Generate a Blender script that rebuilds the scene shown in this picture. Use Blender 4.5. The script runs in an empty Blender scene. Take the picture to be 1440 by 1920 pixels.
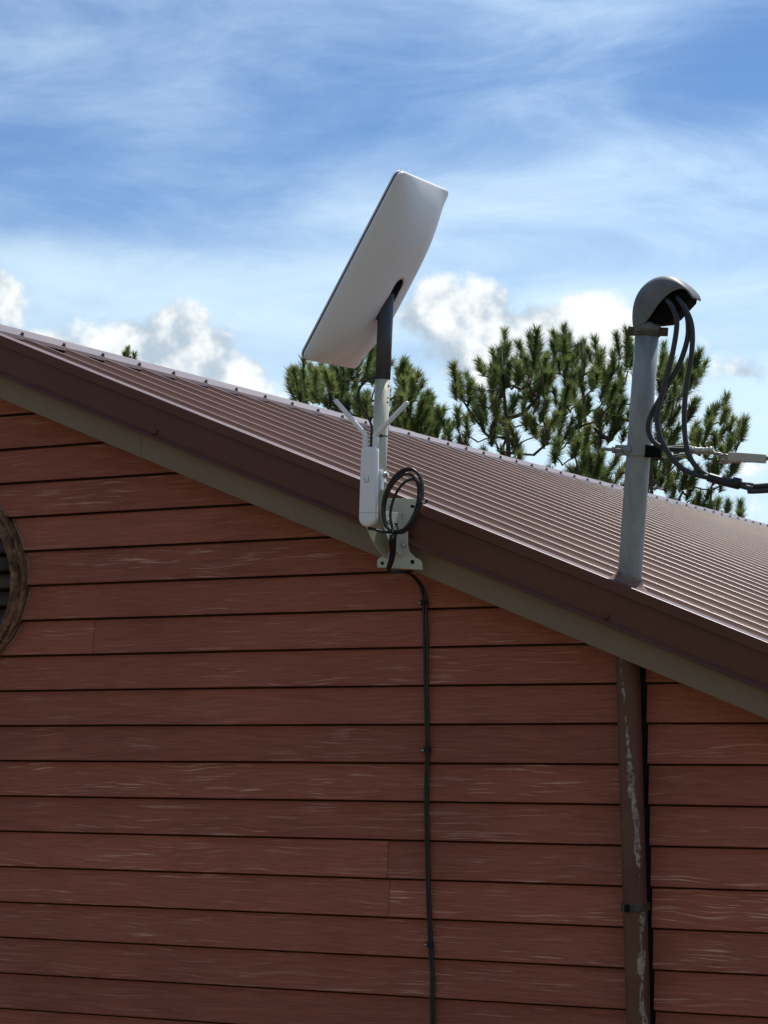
import bpy, bmesh, math, random
from mathutils import Vector, Matrix, noise as mnoise

# ------------------------------------------------------------------ camera
H = 3.0                                   # camera height above the ground
CAM_Y = -4.7744
FPX, PW, PH = 3653.9, 1440.0, 1920.0      # focal length in photo pixels
YAW, PITCH, ROLL = -0.423858, 0.080246, -0.016304
_f = Vector((math.sin(YAW)*math.cos(PITCH), math.cos(YAW)*math.cos(PITCH), math.sin(PITCH)))
_r0 = Vector((math.cos(YAW), -math.sin(YAW), 0)); _u0 = _r0.cross(_f)
RT = math.cos(ROLL)*_r0 + math.sin(ROLL)*_u0
UP = -math.sin(ROLL)*_r0 + math.cos(ROLL)*_u0
FW = _f
CAM = Vector((0, CAM_Y, H))
scene = bpy.context.scene
cam_data = bpy.data.cameras.new('camera')
cam = bpy.data.objects.new('camera', cam_data)
scene.collection.objects.link(cam)
M = Matrix((RT, UP, -FW)).transposed().to_4x4(); M.translation = CAM
cam.matrix_world = M
cam_data.sensor_fit = 'VERTICAL'; cam_data.sensor_height = 24.0
cam_data.lens = FPX/PH*24.0
cam_data.clip_start = 0.05; cam_data.clip_end = 3000
scene.camera = cam

def ray(px, py): return (px-PW/2)/FPX*RT - (py-PH/2)/FPX*UP + FW
def at(px, py, Y):
    d = ray(px, py); return CAM + d*((Y-CAM.y)/d.y)

# ------------------------------------------------------------------ light
SUN = Vector((0.08, 0.54, 0.84)).normalized()
SUN_EL = math.asin(SUN.z); SUN_AZ = math.atan2(SUN.x, SUN.y)
sun = bpy.data.lights.new('sun', 'SUN'); sun.energy = 2.45; sun.angle = math.radians(0.55); sun.color = (1.0, 0.95, 0.87)
so = bpy.data.objects.new('sun', sun); scene.collection.objects.link(so)
so.rotation_euler = SUN.to_track_quat('Z', 'Y').to_euler()
scene.view_settings.view_transform = 'Standard'; scene.view_settings.look = 'None'
scene.view_settings.exposure = 0.96; scene.view_settings.gamma = 1.0
scene.view_settings.use_curve_mapping = False

world = bpy.data.worlds.new('World'); scene.world = world; world.use_nodes = True
def build_sky():
    nt = world.node_tree; N = nt.nodes; L = nt.links; N.clear()
    def val(x): return x
    def put(sock, x):
        if hasattr(x, 'is_linked') or isinstance(x, bpy.types.NodeSocket): L.new(x, sock)
        else: sock.default_value = x
    def math_(op, a, b=0.0, c=0.0, clamp=False):
        n = N.new('ShaderNodeMath'); n.operation = op; n.use_clamp = clamp
        put(n.inputs[0], a); put(n.inputs[1], b); put(n.inputs[2], c); return n.outputs[0]
    def vmath(op, a, b=(0,0,0)):
        n = N.new('ShaderNodeVectorMath'); n.operation = op
        put(n.inputs[0], a); put(n.inputs[1], b)
        return n.outputs['Value'] if op == 'DOT_PRODUCT' else n.outputs[0]
    def noise_(v, scale, detail, rough, dist=0.0):
        n = N.new('ShaderNodeTexNoise'); put(n.inputs['Vector'], v)
        n.inputs['Scale'].default_value = scale; n.inputs['Detail'].default_value = detail
        n.inputs['Roughness'].default_value = rough; n.inputs['Distortion'].default_value = dist
        return n.outputs['Fac']
    def step(x, a, b, lo=0.0, hi=1.0):
        n = N.new('ShaderNodeMapRange'); n.interpolation_type = 'SMOOTHSTEP'
        put(n.inputs[0], x); n.inputs[1].default_value = a; n.inputs[2].default_value = b
        put(n.inputs[3], lo); put(n.inputs[4], hi); return n.outputs[0]
    def mixc(f, a, b):
        n = N.new('ShaderNodeMix'); n.data_type = 'RGBA'
        put(n.inputs[0], f); put(n.inputs[6], a); put(n.inputs[7], b); return n.outputs[2]
    tc = N.new('ShaderNodeTexCoord'); v = tc.outputs['Generated']
    sk = N.new('ShaderNodeTexSky'); sk.sky_type = 'NISHITA'; sk.sun_disc = False
    sk.sun_elevation = SUN_EL; sk.sun_rotation = SUN_AZ
    sk.altitude = 2200; sk.air_density = 1.0; sk.dust_density = 0.25; sk.ozone_density = 2.2
    skyc = vmath('MULTIPLY', sk.outputs[0], (0.068, 0.086, 0.102))
    # thin high cloud drawn out in long streaks
    sv = vmath('MULTIPLY', v, (1.0, 1.0, 5.0))
    big = noise_(vmath('ADD', sv, (4.2, 1.7, 0.35)), 2.1, 2, 0.5, 0.4)
    fine = noise_(vmath('ADD', vmath('MULTIPLY', v, (1.0, 1.0, 3.6)), (1.3, 7.1, 0.55)), 6.5, 6, 0.64, 0.5)
    cir = math_('ADD', math_('MULTIPLY', big, 0.68), math_('MULTIPLY', fine, 0.34))
    sep = N.new('ShaderNodeSeparateXYZ'); L.new(v, sep.inputs[0]); el = sep.outputs[2]
    low = step(el, 0.05, 0.34, 0.30, -0.09)
    cirf = step(math_('ADD', cir, low), 0.33, 0.73, 0.02, 0.88)
    glow = math_('MULTIPLY_ADD', math_('POWER', math_('MAXIMUM', vmath('DOT_PRODUCT', v, tuple(SUN)), 0.0), 3.0), 1.6, 0.95)   # thin cloud brightens towards the sun
    cn = N.new('ShaderNodeVectorMath'); cn.operation = 'SCALE'; cn.inputs[0].default_value = (0.55, 0.69, 0.78); L.new(glow, cn.inputs['Scale'])
    col = mixc(cirf, skyc, cn.outputs[0])
    # heaped cloud low over the horizon
    n1 = noise_(vmath('ADD', v, (0.31, 0.2, 0.77)), 23, 6, 0.56)
    off = vmath('ADD', v, (0.31+0.007, 0.2+0.004, 0.77+0.014))
    n2 = noise_(off, 23, 4, 0.56)
    lowf = noise_(vmath('ADD', v, (2.7, 0.4, 1.1)), 3.2, 2, 0.5)
    band = math_('MULTIPLY', step(el, 0.0, 0.05), step(el, 0.21, 0.12))
    gen = math_('MULTIPLY_ADD', math_('MULTIPLY', band, math_('SUBTRACT', lowf, 0.40)), 5.5, math_('MULTIPLY_ADD', band, 0.5, -1.1))
    blobs = [(-10, 560, 62, 95, 1.0), (180, 690, 210, 85, 0.95), (300, 680, 170, 95, 1.15), (430, 725, 100, 80, 1.15),
             (890, 590, 140, 60, 1.15), (1010, 615, 260, 75, 1.25), (930, 670, 190, 90, 1.1), (1400, 700, 130, 70, 0.62),
             (1180, 690, 150, 60, 0.7), (560, 720, 130, 60, 0.42), (1420, 880, 120, 40, 0.5)]
    c0 = ray(720, 650).normalized(); h0 = Vector((c0.y, -c0.x, 0)).normalized(); u0 = h0.cross(c0)
    fwd = vmath('DOT_PRODUCT', v, tuple(c0))
    cmb = N.new('ShaderNodeCombineXYZ')
    L.new(math_('DIVIDE', vmath('DOT_PRODUCT', v, tuple(h0)), fwd), cmb.inputs[0])
    L.new(math_('DIVIDE', vmath('DOT_PRODUCT', v, tuple(u0)), fwd), cmb.inputs[1])
    dens = -1.1
    for px, py, a, b, s in blobs:
        c = ray(px, py); k = c.dot(c0)
        dv = vmath('SUBTRACT', cmb.outputs[0], (c.dot(h0)/k, c.dot(u0)/k, 0))
        n = N.new('ShaderNodeVectorMath'); n.operation = 'LENGTH'; L.new(vmath('MULTIPLY', dv, (FPX/a, FPX/b, 0)), n.inputs[0])
        dens = math_('MAXIMUM', dens, math_('MULTIPLY_ADD', n.outputs['Value'], -0.75, 0.75*s - 0.12))
    dens = math_('MULTIPLY_ADD', math_('LESS_THAN', fwd, 0.2), -5.0, dens)
    dens = math_('MAXIMUM', dens, gen)
    total = math_('MULTIPLY_ADD', math_('SUBTRACT', n1, 0.5), 2.3, dens)
    cov = step(total, -0.03, 0.28)
    rel = math_('SUBTRACT', n1, n2)
    thick = step(total, 0.1, 0.8, 0.0, 1.0)
    lit = math_('ADD', math_('MULTIPLY_ADD', rel, 3.8, 0.60), math_('MULTIPLY', thick, 0.05), 0, True)
    lit = step(lit, 0.18, 0.95)
    cc = mixc(lit, (0.44, 0.53, 0.62, 1), (0.92, 0.94, 0.93, 1))
    sh = Vector((SUN.x, SUN.y, 0)).normalized()            # heaps across from the sun are lit face on, those under it from behind
    face = step(vmath('DOT_PRODUCT', v, tuple(-sh)), -0.2, 0.9, 1.0, 1.7)
    cs = N.new('ShaderNodeVectorMath'); cs.operation = 'SCALE'; L.new(cc, cs.inputs[0]); L.new(face, cs.inputs['Scale']); cc = cs.outputs[0]
    col = mixc(math_('MULTIPLY', cov, 0.93), col, cc)
    # below the horizon the world falls to a dull earth tone (hidden by the ground sheet)
    col = mixc(step(el, -0.02, 0.0, 1.0, 0.0), col, (0.12, 0.11, 0.09, 1))
    bg = N.new('ShaderNodeBackground'); L.new(col, bg.inputs[0]); bg.inputs[1].default_value = 0.575
    out = N.new('ShaderNodeOutputWorld'); L.new(bg.outputs[0], out.inputs[0])
build_sky()

# ------------------------------------------------------------------ helpers
col = scene.collection
def tag(o, label=None, cat=None, group=None, kind=None):
    if label: o['label'] = label
    if cat: o['category'] = cat
    if group: o['group'] = group
    if kind: o['kind'] = kind
    return o
def empty(name, loc):
    o = bpy.data.objects.new(name, None); o.location = loc; o.empty_display_size = 0.05
    col.objects.link(o); return o

class MB:
    """collects world-space geometry; build() links it as one mesh object, stored relative to its root"""
    def __init__(s): s.v = []; s.f = []; s.sm = []; s.tint = []
    def add(s, vs, fs, smooth=False):
        b = len(s.v); s.v += [Vector(p) for p in vs]
        for f in fs: s.f.append([b+i for i in f]); s.sm.append(smooth)
        return s
    def prism(s, poly, vec, smooth=False):
        """extrude a planar polygon (world points) by a vector"""
        n = len(poly); vec = Vector(vec); P = [Vector(p) for p in poly]
        fs = [list(range(n))[::-1], list(range(n, 2*n))]
        vs = P + [p+vec for p in P]
        b = len(s.v); s.v += vs
        s.f += [[b+i for i in f] for f in fs]; s.sm += [False, False]
        for i in range(n):
            j = (i+1) % n; s.f.append([b+i, b+j, b+n+j, b+n+i]); s.sm.append(smooth)
        return s
    def box(s, c, size, rot=None):
        c = Vector(c); hx, hy, hz = [k/2 for k in size]
        vs = [Vector((x, y, z)) for x in (-hx, hx) for y in (-hy, hy) for z in (-hz, hz)]
        if rot is not None: vs = [rot @ p for p in vs]
        return s.add([c+p for p in vs], [(0,1,3,2), (4,6,7,5), (0,4,5,1), (2,3,7,6), (0,2,6,4), (1,5,7,3)])
    def tube(s, pts, rad, n=12, caps=True, smooth=True, flat=None):
        pts = [Vector(p) for p in pts]; k = len(pts)
        rads = rad if isinstance(rad, (list, tuple)) else [rad]*k
        t0 = (pts[1]-pts[0]).normalized()
        ref = Vector((0, 0, 1)) if abs(t0.z) < 0.9 else Vector((1, 0, 0))
        nx = (ref - t0*ref.dot(t0)).normalized(); vs = []
        for i in range(k):
            a = pts[max(i-1, 0)]; b = pts[min(i+1, k-1)]; t = (b-a)
            t = t.normalized() if t.length > 1e-9 else t0
            nx = nx - t*nx.dot(t); nx = nx.normalized() if nx.length > 1e-9 else t.orthogonal().normalized()
            ny = t.cross(nx)
            for j in range(n):
                an = 2*math.pi*j/n
                vs.append(pts[i] + (nx*math.cos(an) + ny*math.sin(an))*rads[i])
        fs = []
        for i in range(k-1):
            for j in range(n):
                j2 = (j+1) % n; fs.append((i*n+j, i*n+j2, (i+1)*n+j2, (i+1)*n+j))
        b = len(s.v); s.add(vs, fs, smooth)
        if caps:
            s.f.append([b+j for j in range(n)][::-1]); s.sm.append(False)
            s.f.append([b+(k-1)*n+j for j in range(n)]); s.sm.append(False)
        return s
    def disc(s, c, nrm, r, h, n=14, dome=0.0):
        """a short plug (bolt head, screw head) standing on c along nrm"""
        c = Vector(c); nrm = Vector(nrm).normalized()
        if dome > 0: return s.tube([c, c+nrm*h*0.5, c+nrm*h*0.85, c+nrm*h], [r, r*0.95, r*0.65, r*0.2], n)
        return s.tube([c, c+nrm*h], r, n)
    def build(s, name, mat, parent=None, loc=None, bevel=0.0, auto=None):
        o0 = Vector(parent_root(parent).location) if parent is not None else (Vector(loc) if loc is not None else Vector((0, 0, 0)))
        me = bpy.data.meshes.new(name)
        me.from_pydata([tuple(p-o0) for p in s.v], [], s.f)
        me.polygons.foreach_set('use_smooth', s.sm)
        bm = bmesh.new(); bm.from_mesh(me); bmesh.ops.recalc_face_normals(bm, faces=bm.faces); bm.to_mesh(me); bm.free()
        me.materials.append(mat); me.update()
        o = bpy.data.objects.new(name, me); col.objects.link(o)
        if parent is not None: o.parent = parent
        else: o.location = o0
        if bevel > 0:
            m = o.modifiers.new('bevel', 'BEVEL'); m.width = bevel; m.segments = 2; m.limit_method = 'ANGLE'; m.angle_limit = math.radians(40)
            for p in me.polygons: p.use_smooth = True
            w = o.modifiers.new('wn', 'WEIGHTED_NORMAL'); w.keep_sharp = False
        return o
def parent_root(p):
    while p.parent is not None: p = p.parent
    return p
def spline(pts, sub=8):
    P = [Vector(p) for p in pts]; out = []
    for i in range(len(P)-1):
        p0 = P[max(i-1, 0)]; p1 = P[i]; p2 = P[i+1]; p3 = P[min(i+2, len(P)-1)]
        for k in range(sub):
            t = k/sub
            out.append(0.5*((2*p1) + (p2-p0)*t + (2*p0-5*p1+4*p2-p3)*t*t + (3*p1-p0-3*p2+p3)*t**3))
    out.append(P[-1]); return out

# ------------------------------------------------------------------ materials
def new_mat(name):
    m = bpy.data.materials.new(name); m.use_nodes = True
    return m, m.node_tree.nodes, m.node_tree.links, m.node_tree.nodes['Principled BSDF']
def mat_noise(name, base, var=0.25, scale=8.0, rough=0.5, metal=0.0, bump=0.0, bscale=None, spec=0.5, stretch=(1,1,1), second=None, coat=0.0, rvar=0.1):
    m, N, L, P = new_mat(name)
    tc = N.new('ShaderNodeTexCoord'); mp = N.new('ShaderNodeMapping'); mp.inputs['Scale'].default_value = stretch
    L.new(tc.outputs['Object'], mp.inputs[0])
    n = N.new('ShaderNodeTexNoise'); n.inputs['Scale'].default_value = scale; n.inputs['Detail'].default_value = 6; n.inputs['Roughness'].default_value = 0.6
    L.new(mp.outputs[0], n.inputs['Vector'])
    r = N.new('ShaderNodeValToRGB'); e = r.color_ramp.elements
    a = tuple(c*(1-var) for c in base); b = second if second else tuple(min(1, c*(1+var)) for c in base)
    e[0].position = 0.3; e[1].position = 0.72; e[0].color = (*a, 1); e[1].color = (*b, 1)
    oi = N.new('ShaderNodeObjectInfo'); tv = N.new('ShaderNodeMapRange'); tv.inputs[3].default_value = 0.95; tv.inputs[4].default_value = 1.05; L.new(oi.outputs['Random'], tv.inputs[0])
    tm = N.new('ShaderNodeVectorMath'); tm.operation = 'MULTIPLY'; L.new(r.outputs[0], tm.inputs[0]); L.new(tv.outputs[0], tm.inputs[1])
    L.new(n.outputs['Fac'], r.inputs[0]); L.new(tm.outputs[0], P.inputs['Base Color'])
    P.inputs['Roughness'].default_value = rough; P.inputs['Metallic'].default_value = metal
    P.inputs['Specular IOR Level'].default_value = spec; P.inputs['Coat Weight'].default_value = coat
    mr = N.new('ShaderNodeMapRange'); mr.inputs[3].default_value = max(0.05, rough-rvar); mr.inputs[4].default_value = min(1, rough+rvar)
    L.new(n.outputs['Fac'], mr.inputs[0]); L.new(mr.outputs[0], P.inputs['Roughness'])
    if bump > 0:
        n2 = N.new('ShaderNodeTexNoise'); n2.inputs['Scale'].default_value = bscale or scale*3; n2.inputs['Detail'].default_value = 5
        L.new(mp.outputs[0], n2.inputs['Vector'])
        bp = N.new('ShaderNodeBump'); bp.inputs['Strength'].default_value = bump; bp.inputs['Distance'].default_value = 0.002
        L.new(n2.outputs['Fac'], bp.inputs['Height']); L.new(bp.outputs[0], P.inputs['Normal'])
    return m

def siding_material():
    """stained, wood-grain embossed lap siding; every board has its own grain and tone"""
    m, N, L, P = new_mat('siding')
    tc = N.new('ShaderNodeTexCoord'); oi = N.new('ShaderNodeObjectInfo')
    comb = N.new('ShaderNodeCombineXYZ')
    for k, f in enumerate((37.0, 11.0, 53.0)):
        mm = N.new('ShaderNodeMath'); mm.operation = 'MULTIPLY'; mm.inputs[1].default_value = f
        L.new(oi.outputs['Random'], mm.inputs[0]); L.new(mm.outputs[0], comb.inputs[k])
    add = N.new('ShaderNodeVectorMath'); L.new(tc.outputs['Object'], add.inputs[0]); L.new(comb.outputs[0], add.inputs[1])
    # slow waviness of the grain
    wv = N.new('ShaderNodeMapping'); wv.inputs['Scale'].default_value = (3.2, 3.2, 9.0); L.new(add.outputs[0], wv.inputs[0])
    wn = N.new('ShaderNodeTexNoise'); wn.inputs['Scale'].default_value = 1.0; wn.inputs['Detail'].default_value = 2; L.new(wv.outputs[0], wn.inputs['Vector'])
    sub = N.new('ShaderNodeVectorMath'); sub.operation = 'SUBTRACT'; sub.inputs[1].default_value = (0.5, 0.5, 0.5); L.new(wn.outputs['Color'], sub.inputs[0])
    scl = N.new('ShaderNodeVectorMath'); scl.operation = 'MULTIPLY'; scl.inputs[1].default_value = (0.0, 0.0, 0.040); L.new(sub.outputs[0], scl.inputs[0])
    ad2 = N.new('ShaderNodeVectorMath'); L.new(add.outputs[0], ad2.inputs[0]); L.new(scl.outputs[0], ad2.inputs[1])
    def grain(sx, sz, detail, rough):
        mp = N.new('ShaderNodeMapping'); mp.inputs['Scale'].default_value = (sx, 1.0, sz); L.new(ad2.outputs[0], mp.inputs[0])
        n = N.new('ShaderNodeTexNoise'); n.inputs['Scale'].default_value = 1.0; n.inputs['Detail'].default_value = detail; n.inputs['Roughness'].default_value = rough
        L.new(mp.outputs[0], n.inputs['Vector']); return n.outputs['Fac']
    g1 = grain(9.0, 230.0, 5, 0.68)        # fine grain
    g2 = grain(6.5, 210.0, 3, 0.55)         # long pale streaks
    g3 = grain(2.6, 17.0, 2, 0.5)         # where the streaks gather
    r1 = N.new('ShaderNodeValToRGB'); e = r1.color_ramp.elements
    e[0].position = 0.30; e[0].color = (0.290, 0.084, 0.050, 1); e[1].position = 0.72; e[1].color = (0.470, 0.158, 0.098, 1)
    L.new(g1, r1.inputs[0])
    mul = N.new('ShaderNodeMath'); mul.operation = 'MULTIPLY'
    a1 = N.new('ShaderNodeMapRange'); a1.inputs[1].default_value = 0.57; a1.inputs[2].default_value = 0.64; L.new(g2, a1.inputs[0])
    a2 = N.new('ShaderNodeMapRange'); a2.inputs[1].default_value = 0.40; a2.inputs[2].default_value = 0.62; L.new(g3, a2.inputs[0])
    L.new(a1.outputs[0], mul.inputs[0]); L.new(a2.outputs[0], mul.inputs[1])
    mx = N.new('ShaderNodeMix'); mx.data_type = 'RGBA'; mx.inputs[7].default_value = (0.86, 0.50, 0.36, 1)
    mf = N.new('ShaderNodeMath'); mf.operation = 'MULTIPLY'; mf.inputs[1].default_value = 0.66; L.new(mul.outputs[0], mf.inputs[0])
    rs_ = N.new('ShaderNodeMath'); rs_.operation = 'FRACT'; rm_ = N.new('ShaderNodeMath'); rm_.operation = 'MULTIPLY'; rm_.inputs[1].default_value = 7.31; L.new(oi.outputs['Random'], rm_.inputs[0]); L.new(rm_.outputs[0], rs_.inputs[0])
    ra_ = N.new('ShaderNodeMapRange'); ra_.inputs[3].default_value = 0.22; ra_.inputs[4].default_value = 0.85; L.new(rs_.outputs[0], ra_.inputs[0]); L.new(ra_.outputs[0], mf.inputs[1])
    L.new(mf.outputs[0], mx.inputs[0]); L.new(r1.outputs[0], mx.inputs[6])
    # board to board tone
    hs = N.new('ShaderNodeHueSaturation'); mr = N.new('ShaderNodeMapRange'); mr.inputs[3].default_value = 0.86; mr.inputs[4].default_value = 1.12
    L.new(oi.outputs['Random'], mr.inputs[0]); L.new(mr.outputs[0], hs.inputs['Value']); L.new(mx.outputs[2], hs.inputs['Color'])
    # broad blotches in the stain
    bn = N.new('ShaderNodeTexNoise'); bn.inputs['Scale'].default_value = 2.3; bn.inputs['Detail'].default_value = 4; L.new(tc.outputs['Object'], bn.inputs['Vector'])
    bm_ = N.new('ShaderNodeMapRange'); bm_.inputs[1].default_value = 0.3; bm_.inputs[2].default_value = 0.7; bm_.inputs[3].default_value = 0.88; bm_.inputs[4].default_value = 1.1
    L.new(bn.outputs['Fac'], bm_.inputs[0])
    fm = N.new('ShaderNodeVectorMath'); fm.operation = 'MULTIPLY'; L.new(hs.outputs[0], fm.inputs[0]); L.new(bm_.outputs[0], fm.inputs[1])
    L.new(fm.outputs[0], P.inputs['Base Color'])
    P.inputs['Roughness'].default_value = 0.62; P.inputs['Specular IOR Level'].default_value = 0.22
    sm = N.new('ShaderNodeMath'); sm.operation = 'ADD'; L.new(g1, sm.inputs[0]); L.new(mul.outputs[0], sm.inputs[1])
    bp = N.new('ShaderNodeBump'); bp.inputs['Strength'].default_value = 0.55; bp.inputs['Distance'].default_value = 0.0025
    L.new(sm.outputs[0], bp.inputs['Height']); L.new(bp.outputs[0], P.inputs['Normal'])
    return m

def pipe_material(cx):
    """brown painted pipe, paint flaked off to grey zinc in ragged patches down the right side"""
    m, N, L, P = new_mat('worn_painted_pipe')
    tc = N.new('ShaderNodeTexCoord'); mp = N.new('ShaderNodeMapping'); mp.inputs['Scale'].default_value = (1, 1, 0.22)
    L.new(tc.outputs['Object'], mp.inputs[0])
    n = N.new('ShaderNodeTexNoise'); n.inputs['Scale'].default_value = 46; n.inputs['Detail'].default_value = 7; n.inputs['Roughness'].default_value = 0.65; L.new(mp.outputs[0], n.inputs['Vector'])
    sep = N.new('ShaderNodeSeparateXYZ'); L.new(tc.outputs['Object'], sep.inputs[0])
    # the flaked seam wanders: to the left of the pipe at the top, over to the right lower down
    sh = N.new('ShaderNodeMapRange'); sh.inputs[1].default_value = 2.55; sh.inputs[2].default_value = 2.98; sh.inputs[3].default_value = 0.019; sh.inputs[4].default_value = -0.012
    L.new(sep.outputs[2], sh.inputs[0])
    d = N.new('ShaderNodeMath'); d.operation = 'SUBTRACT'; L.new(sep.outputs[0], d.inputs[0]); L.new(sh.outputs[0], d.inputs[1])
    ab = N.new('ShaderNodeMath'); ab.operation = 'ABSOLUTE'; L.new(d.outputs[0], ab.inputs[0])
    k = N.new('ShaderNodeMapRange'); k.inputs[1].default_value = 0.0; k.inputs[2].default_value = 0.024; k.inputs[3].default_value = 0.24; k.inputs[4].default_value = -0.22
    L.new(ab.outputs[0], k.inputs[0])
    big = N.new('ShaderNodeTexNoise'); big.inputs['Scale'].default_value = 7.0; L.new(tc.outputs['Object'], big.inputs['Vector'])
    bk = N.new('ShaderNodeMapRange'); bk.inputs[1].default_value = 0.35; bk.inputs[2].default_value = 0.65; bk.inputs[3].default_value = -0.16; bk.inputs[4].default_value = 0.05; L.new(big.outputs['Fac'], bk.inputs[0])
    s = N.new('ShaderNodeMath'); L.new(n.outputs['Fac'], s.inputs[0]); L.new(k.outputs[0], s.inputs[1])
    s2 = N.new('ShaderNodeMath'); L.new(s.outputs[0], s2.inputs[0]); L.new(bk.outputs[0], s2.inputs[1])
    f = N.new('ShaderNodeMapRange'); f.inputs[1].default_value = 0.60; f.inputs[2].default_value = 0.635; L.new(s2.outputs[0], f.inputs[0])
    pr = N.new('ShaderNodeValToRGB'); pr.color_ramp.elements[0].color = (0.06, 0.024, 0.016, 1); pr.color_ramp.elements[1].color = (0.20, 0.078, 0.044, 1); L.new(big.outputs['Fac'], pr.inputs[0])
    zr = N.new('ShaderNodeValToRGB'); zr.color_ramp.elements[0].position = 0.35; zr.color_ramp.elements[0].color = (0.10, 0.060, 0.040, 1); zr.color_ramp.elements[1].position = 0.65; zr.color_ramp.elements[1].color = (0.42, 0.37, 0.30, 1)
    n3 = N.new('ShaderNodeTexNoise'); n3.inputs['Scale'].default_value = 90; n3.inputs['Detail'].default_value = 4; L.new(tc.outputs['Object'], n3.inputs['Vector']); L.new(n3.outputs['Fac'], zr.inputs[0])
    mx = N.new('ShaderNodeMix'); mx.data_type = 'RGBA'; L.new(f.outputs[0], mx.inputs[0]); L.new(pr.outputs[0], mx.inputs[6]); L.new(zr.outputs[0], mx.inputs[7])
    L.new(mx.outputs[2], P.inputs['Base Color']); P.inputs['Roughness'].default_value = 0.6
    bp = N.new('ShaderNodeBump'); bp.invert = True; bp.inputs['Strength'].default_value = 0.6; bp.inputs['Distance'].default_value = 0.003; L.new(f.outputs[0], bp.inputs['Height']); L.new(bp.outputs[0], P.inputs['Normal'])
    return m

def needle_material():
    m, N, L, P = new_mat('pine_needles')
    a = N.new('ShaderNodeAttribute'); a.attribute_name = 'tint'
    r = N.new('ShaderNodeValToRGB'); e = r.color_ramp.elements
    e[0].position = 0.0; e[0].color = (0.085, 0.125, 0.042, 1); e[1].position = 1.0; e[1].color = (0.280, 0.310, 0.105, 1)
    k = e.new(0.5); k.color = (0.165, 0.220, 0.070, 1)
    L.new(a.outputs['Fac'], r.inputs[0]); L.new(r.outputs[0], P.inputs['Base Color'])
    P.inputs['Roughness'].default_value = 0.55; P.inputs['Specular IOR Level'].default_value = 0.3
    tr = N.new('ShaderNodeBsdfTranslucent'); L.new(r.outputs[0], tr.inputs[0])
    mx = N.new('ShaderNodeMixShader'); mx.inputs[0].default_value = 0.5
    L.new(P.outputs[0], mx.inputs[1]); L.new(tr.outputs[0], mx.inputs[2]); L.new(mx.outputs[0], N['Material Output'].inputs[0])
    return m

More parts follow.
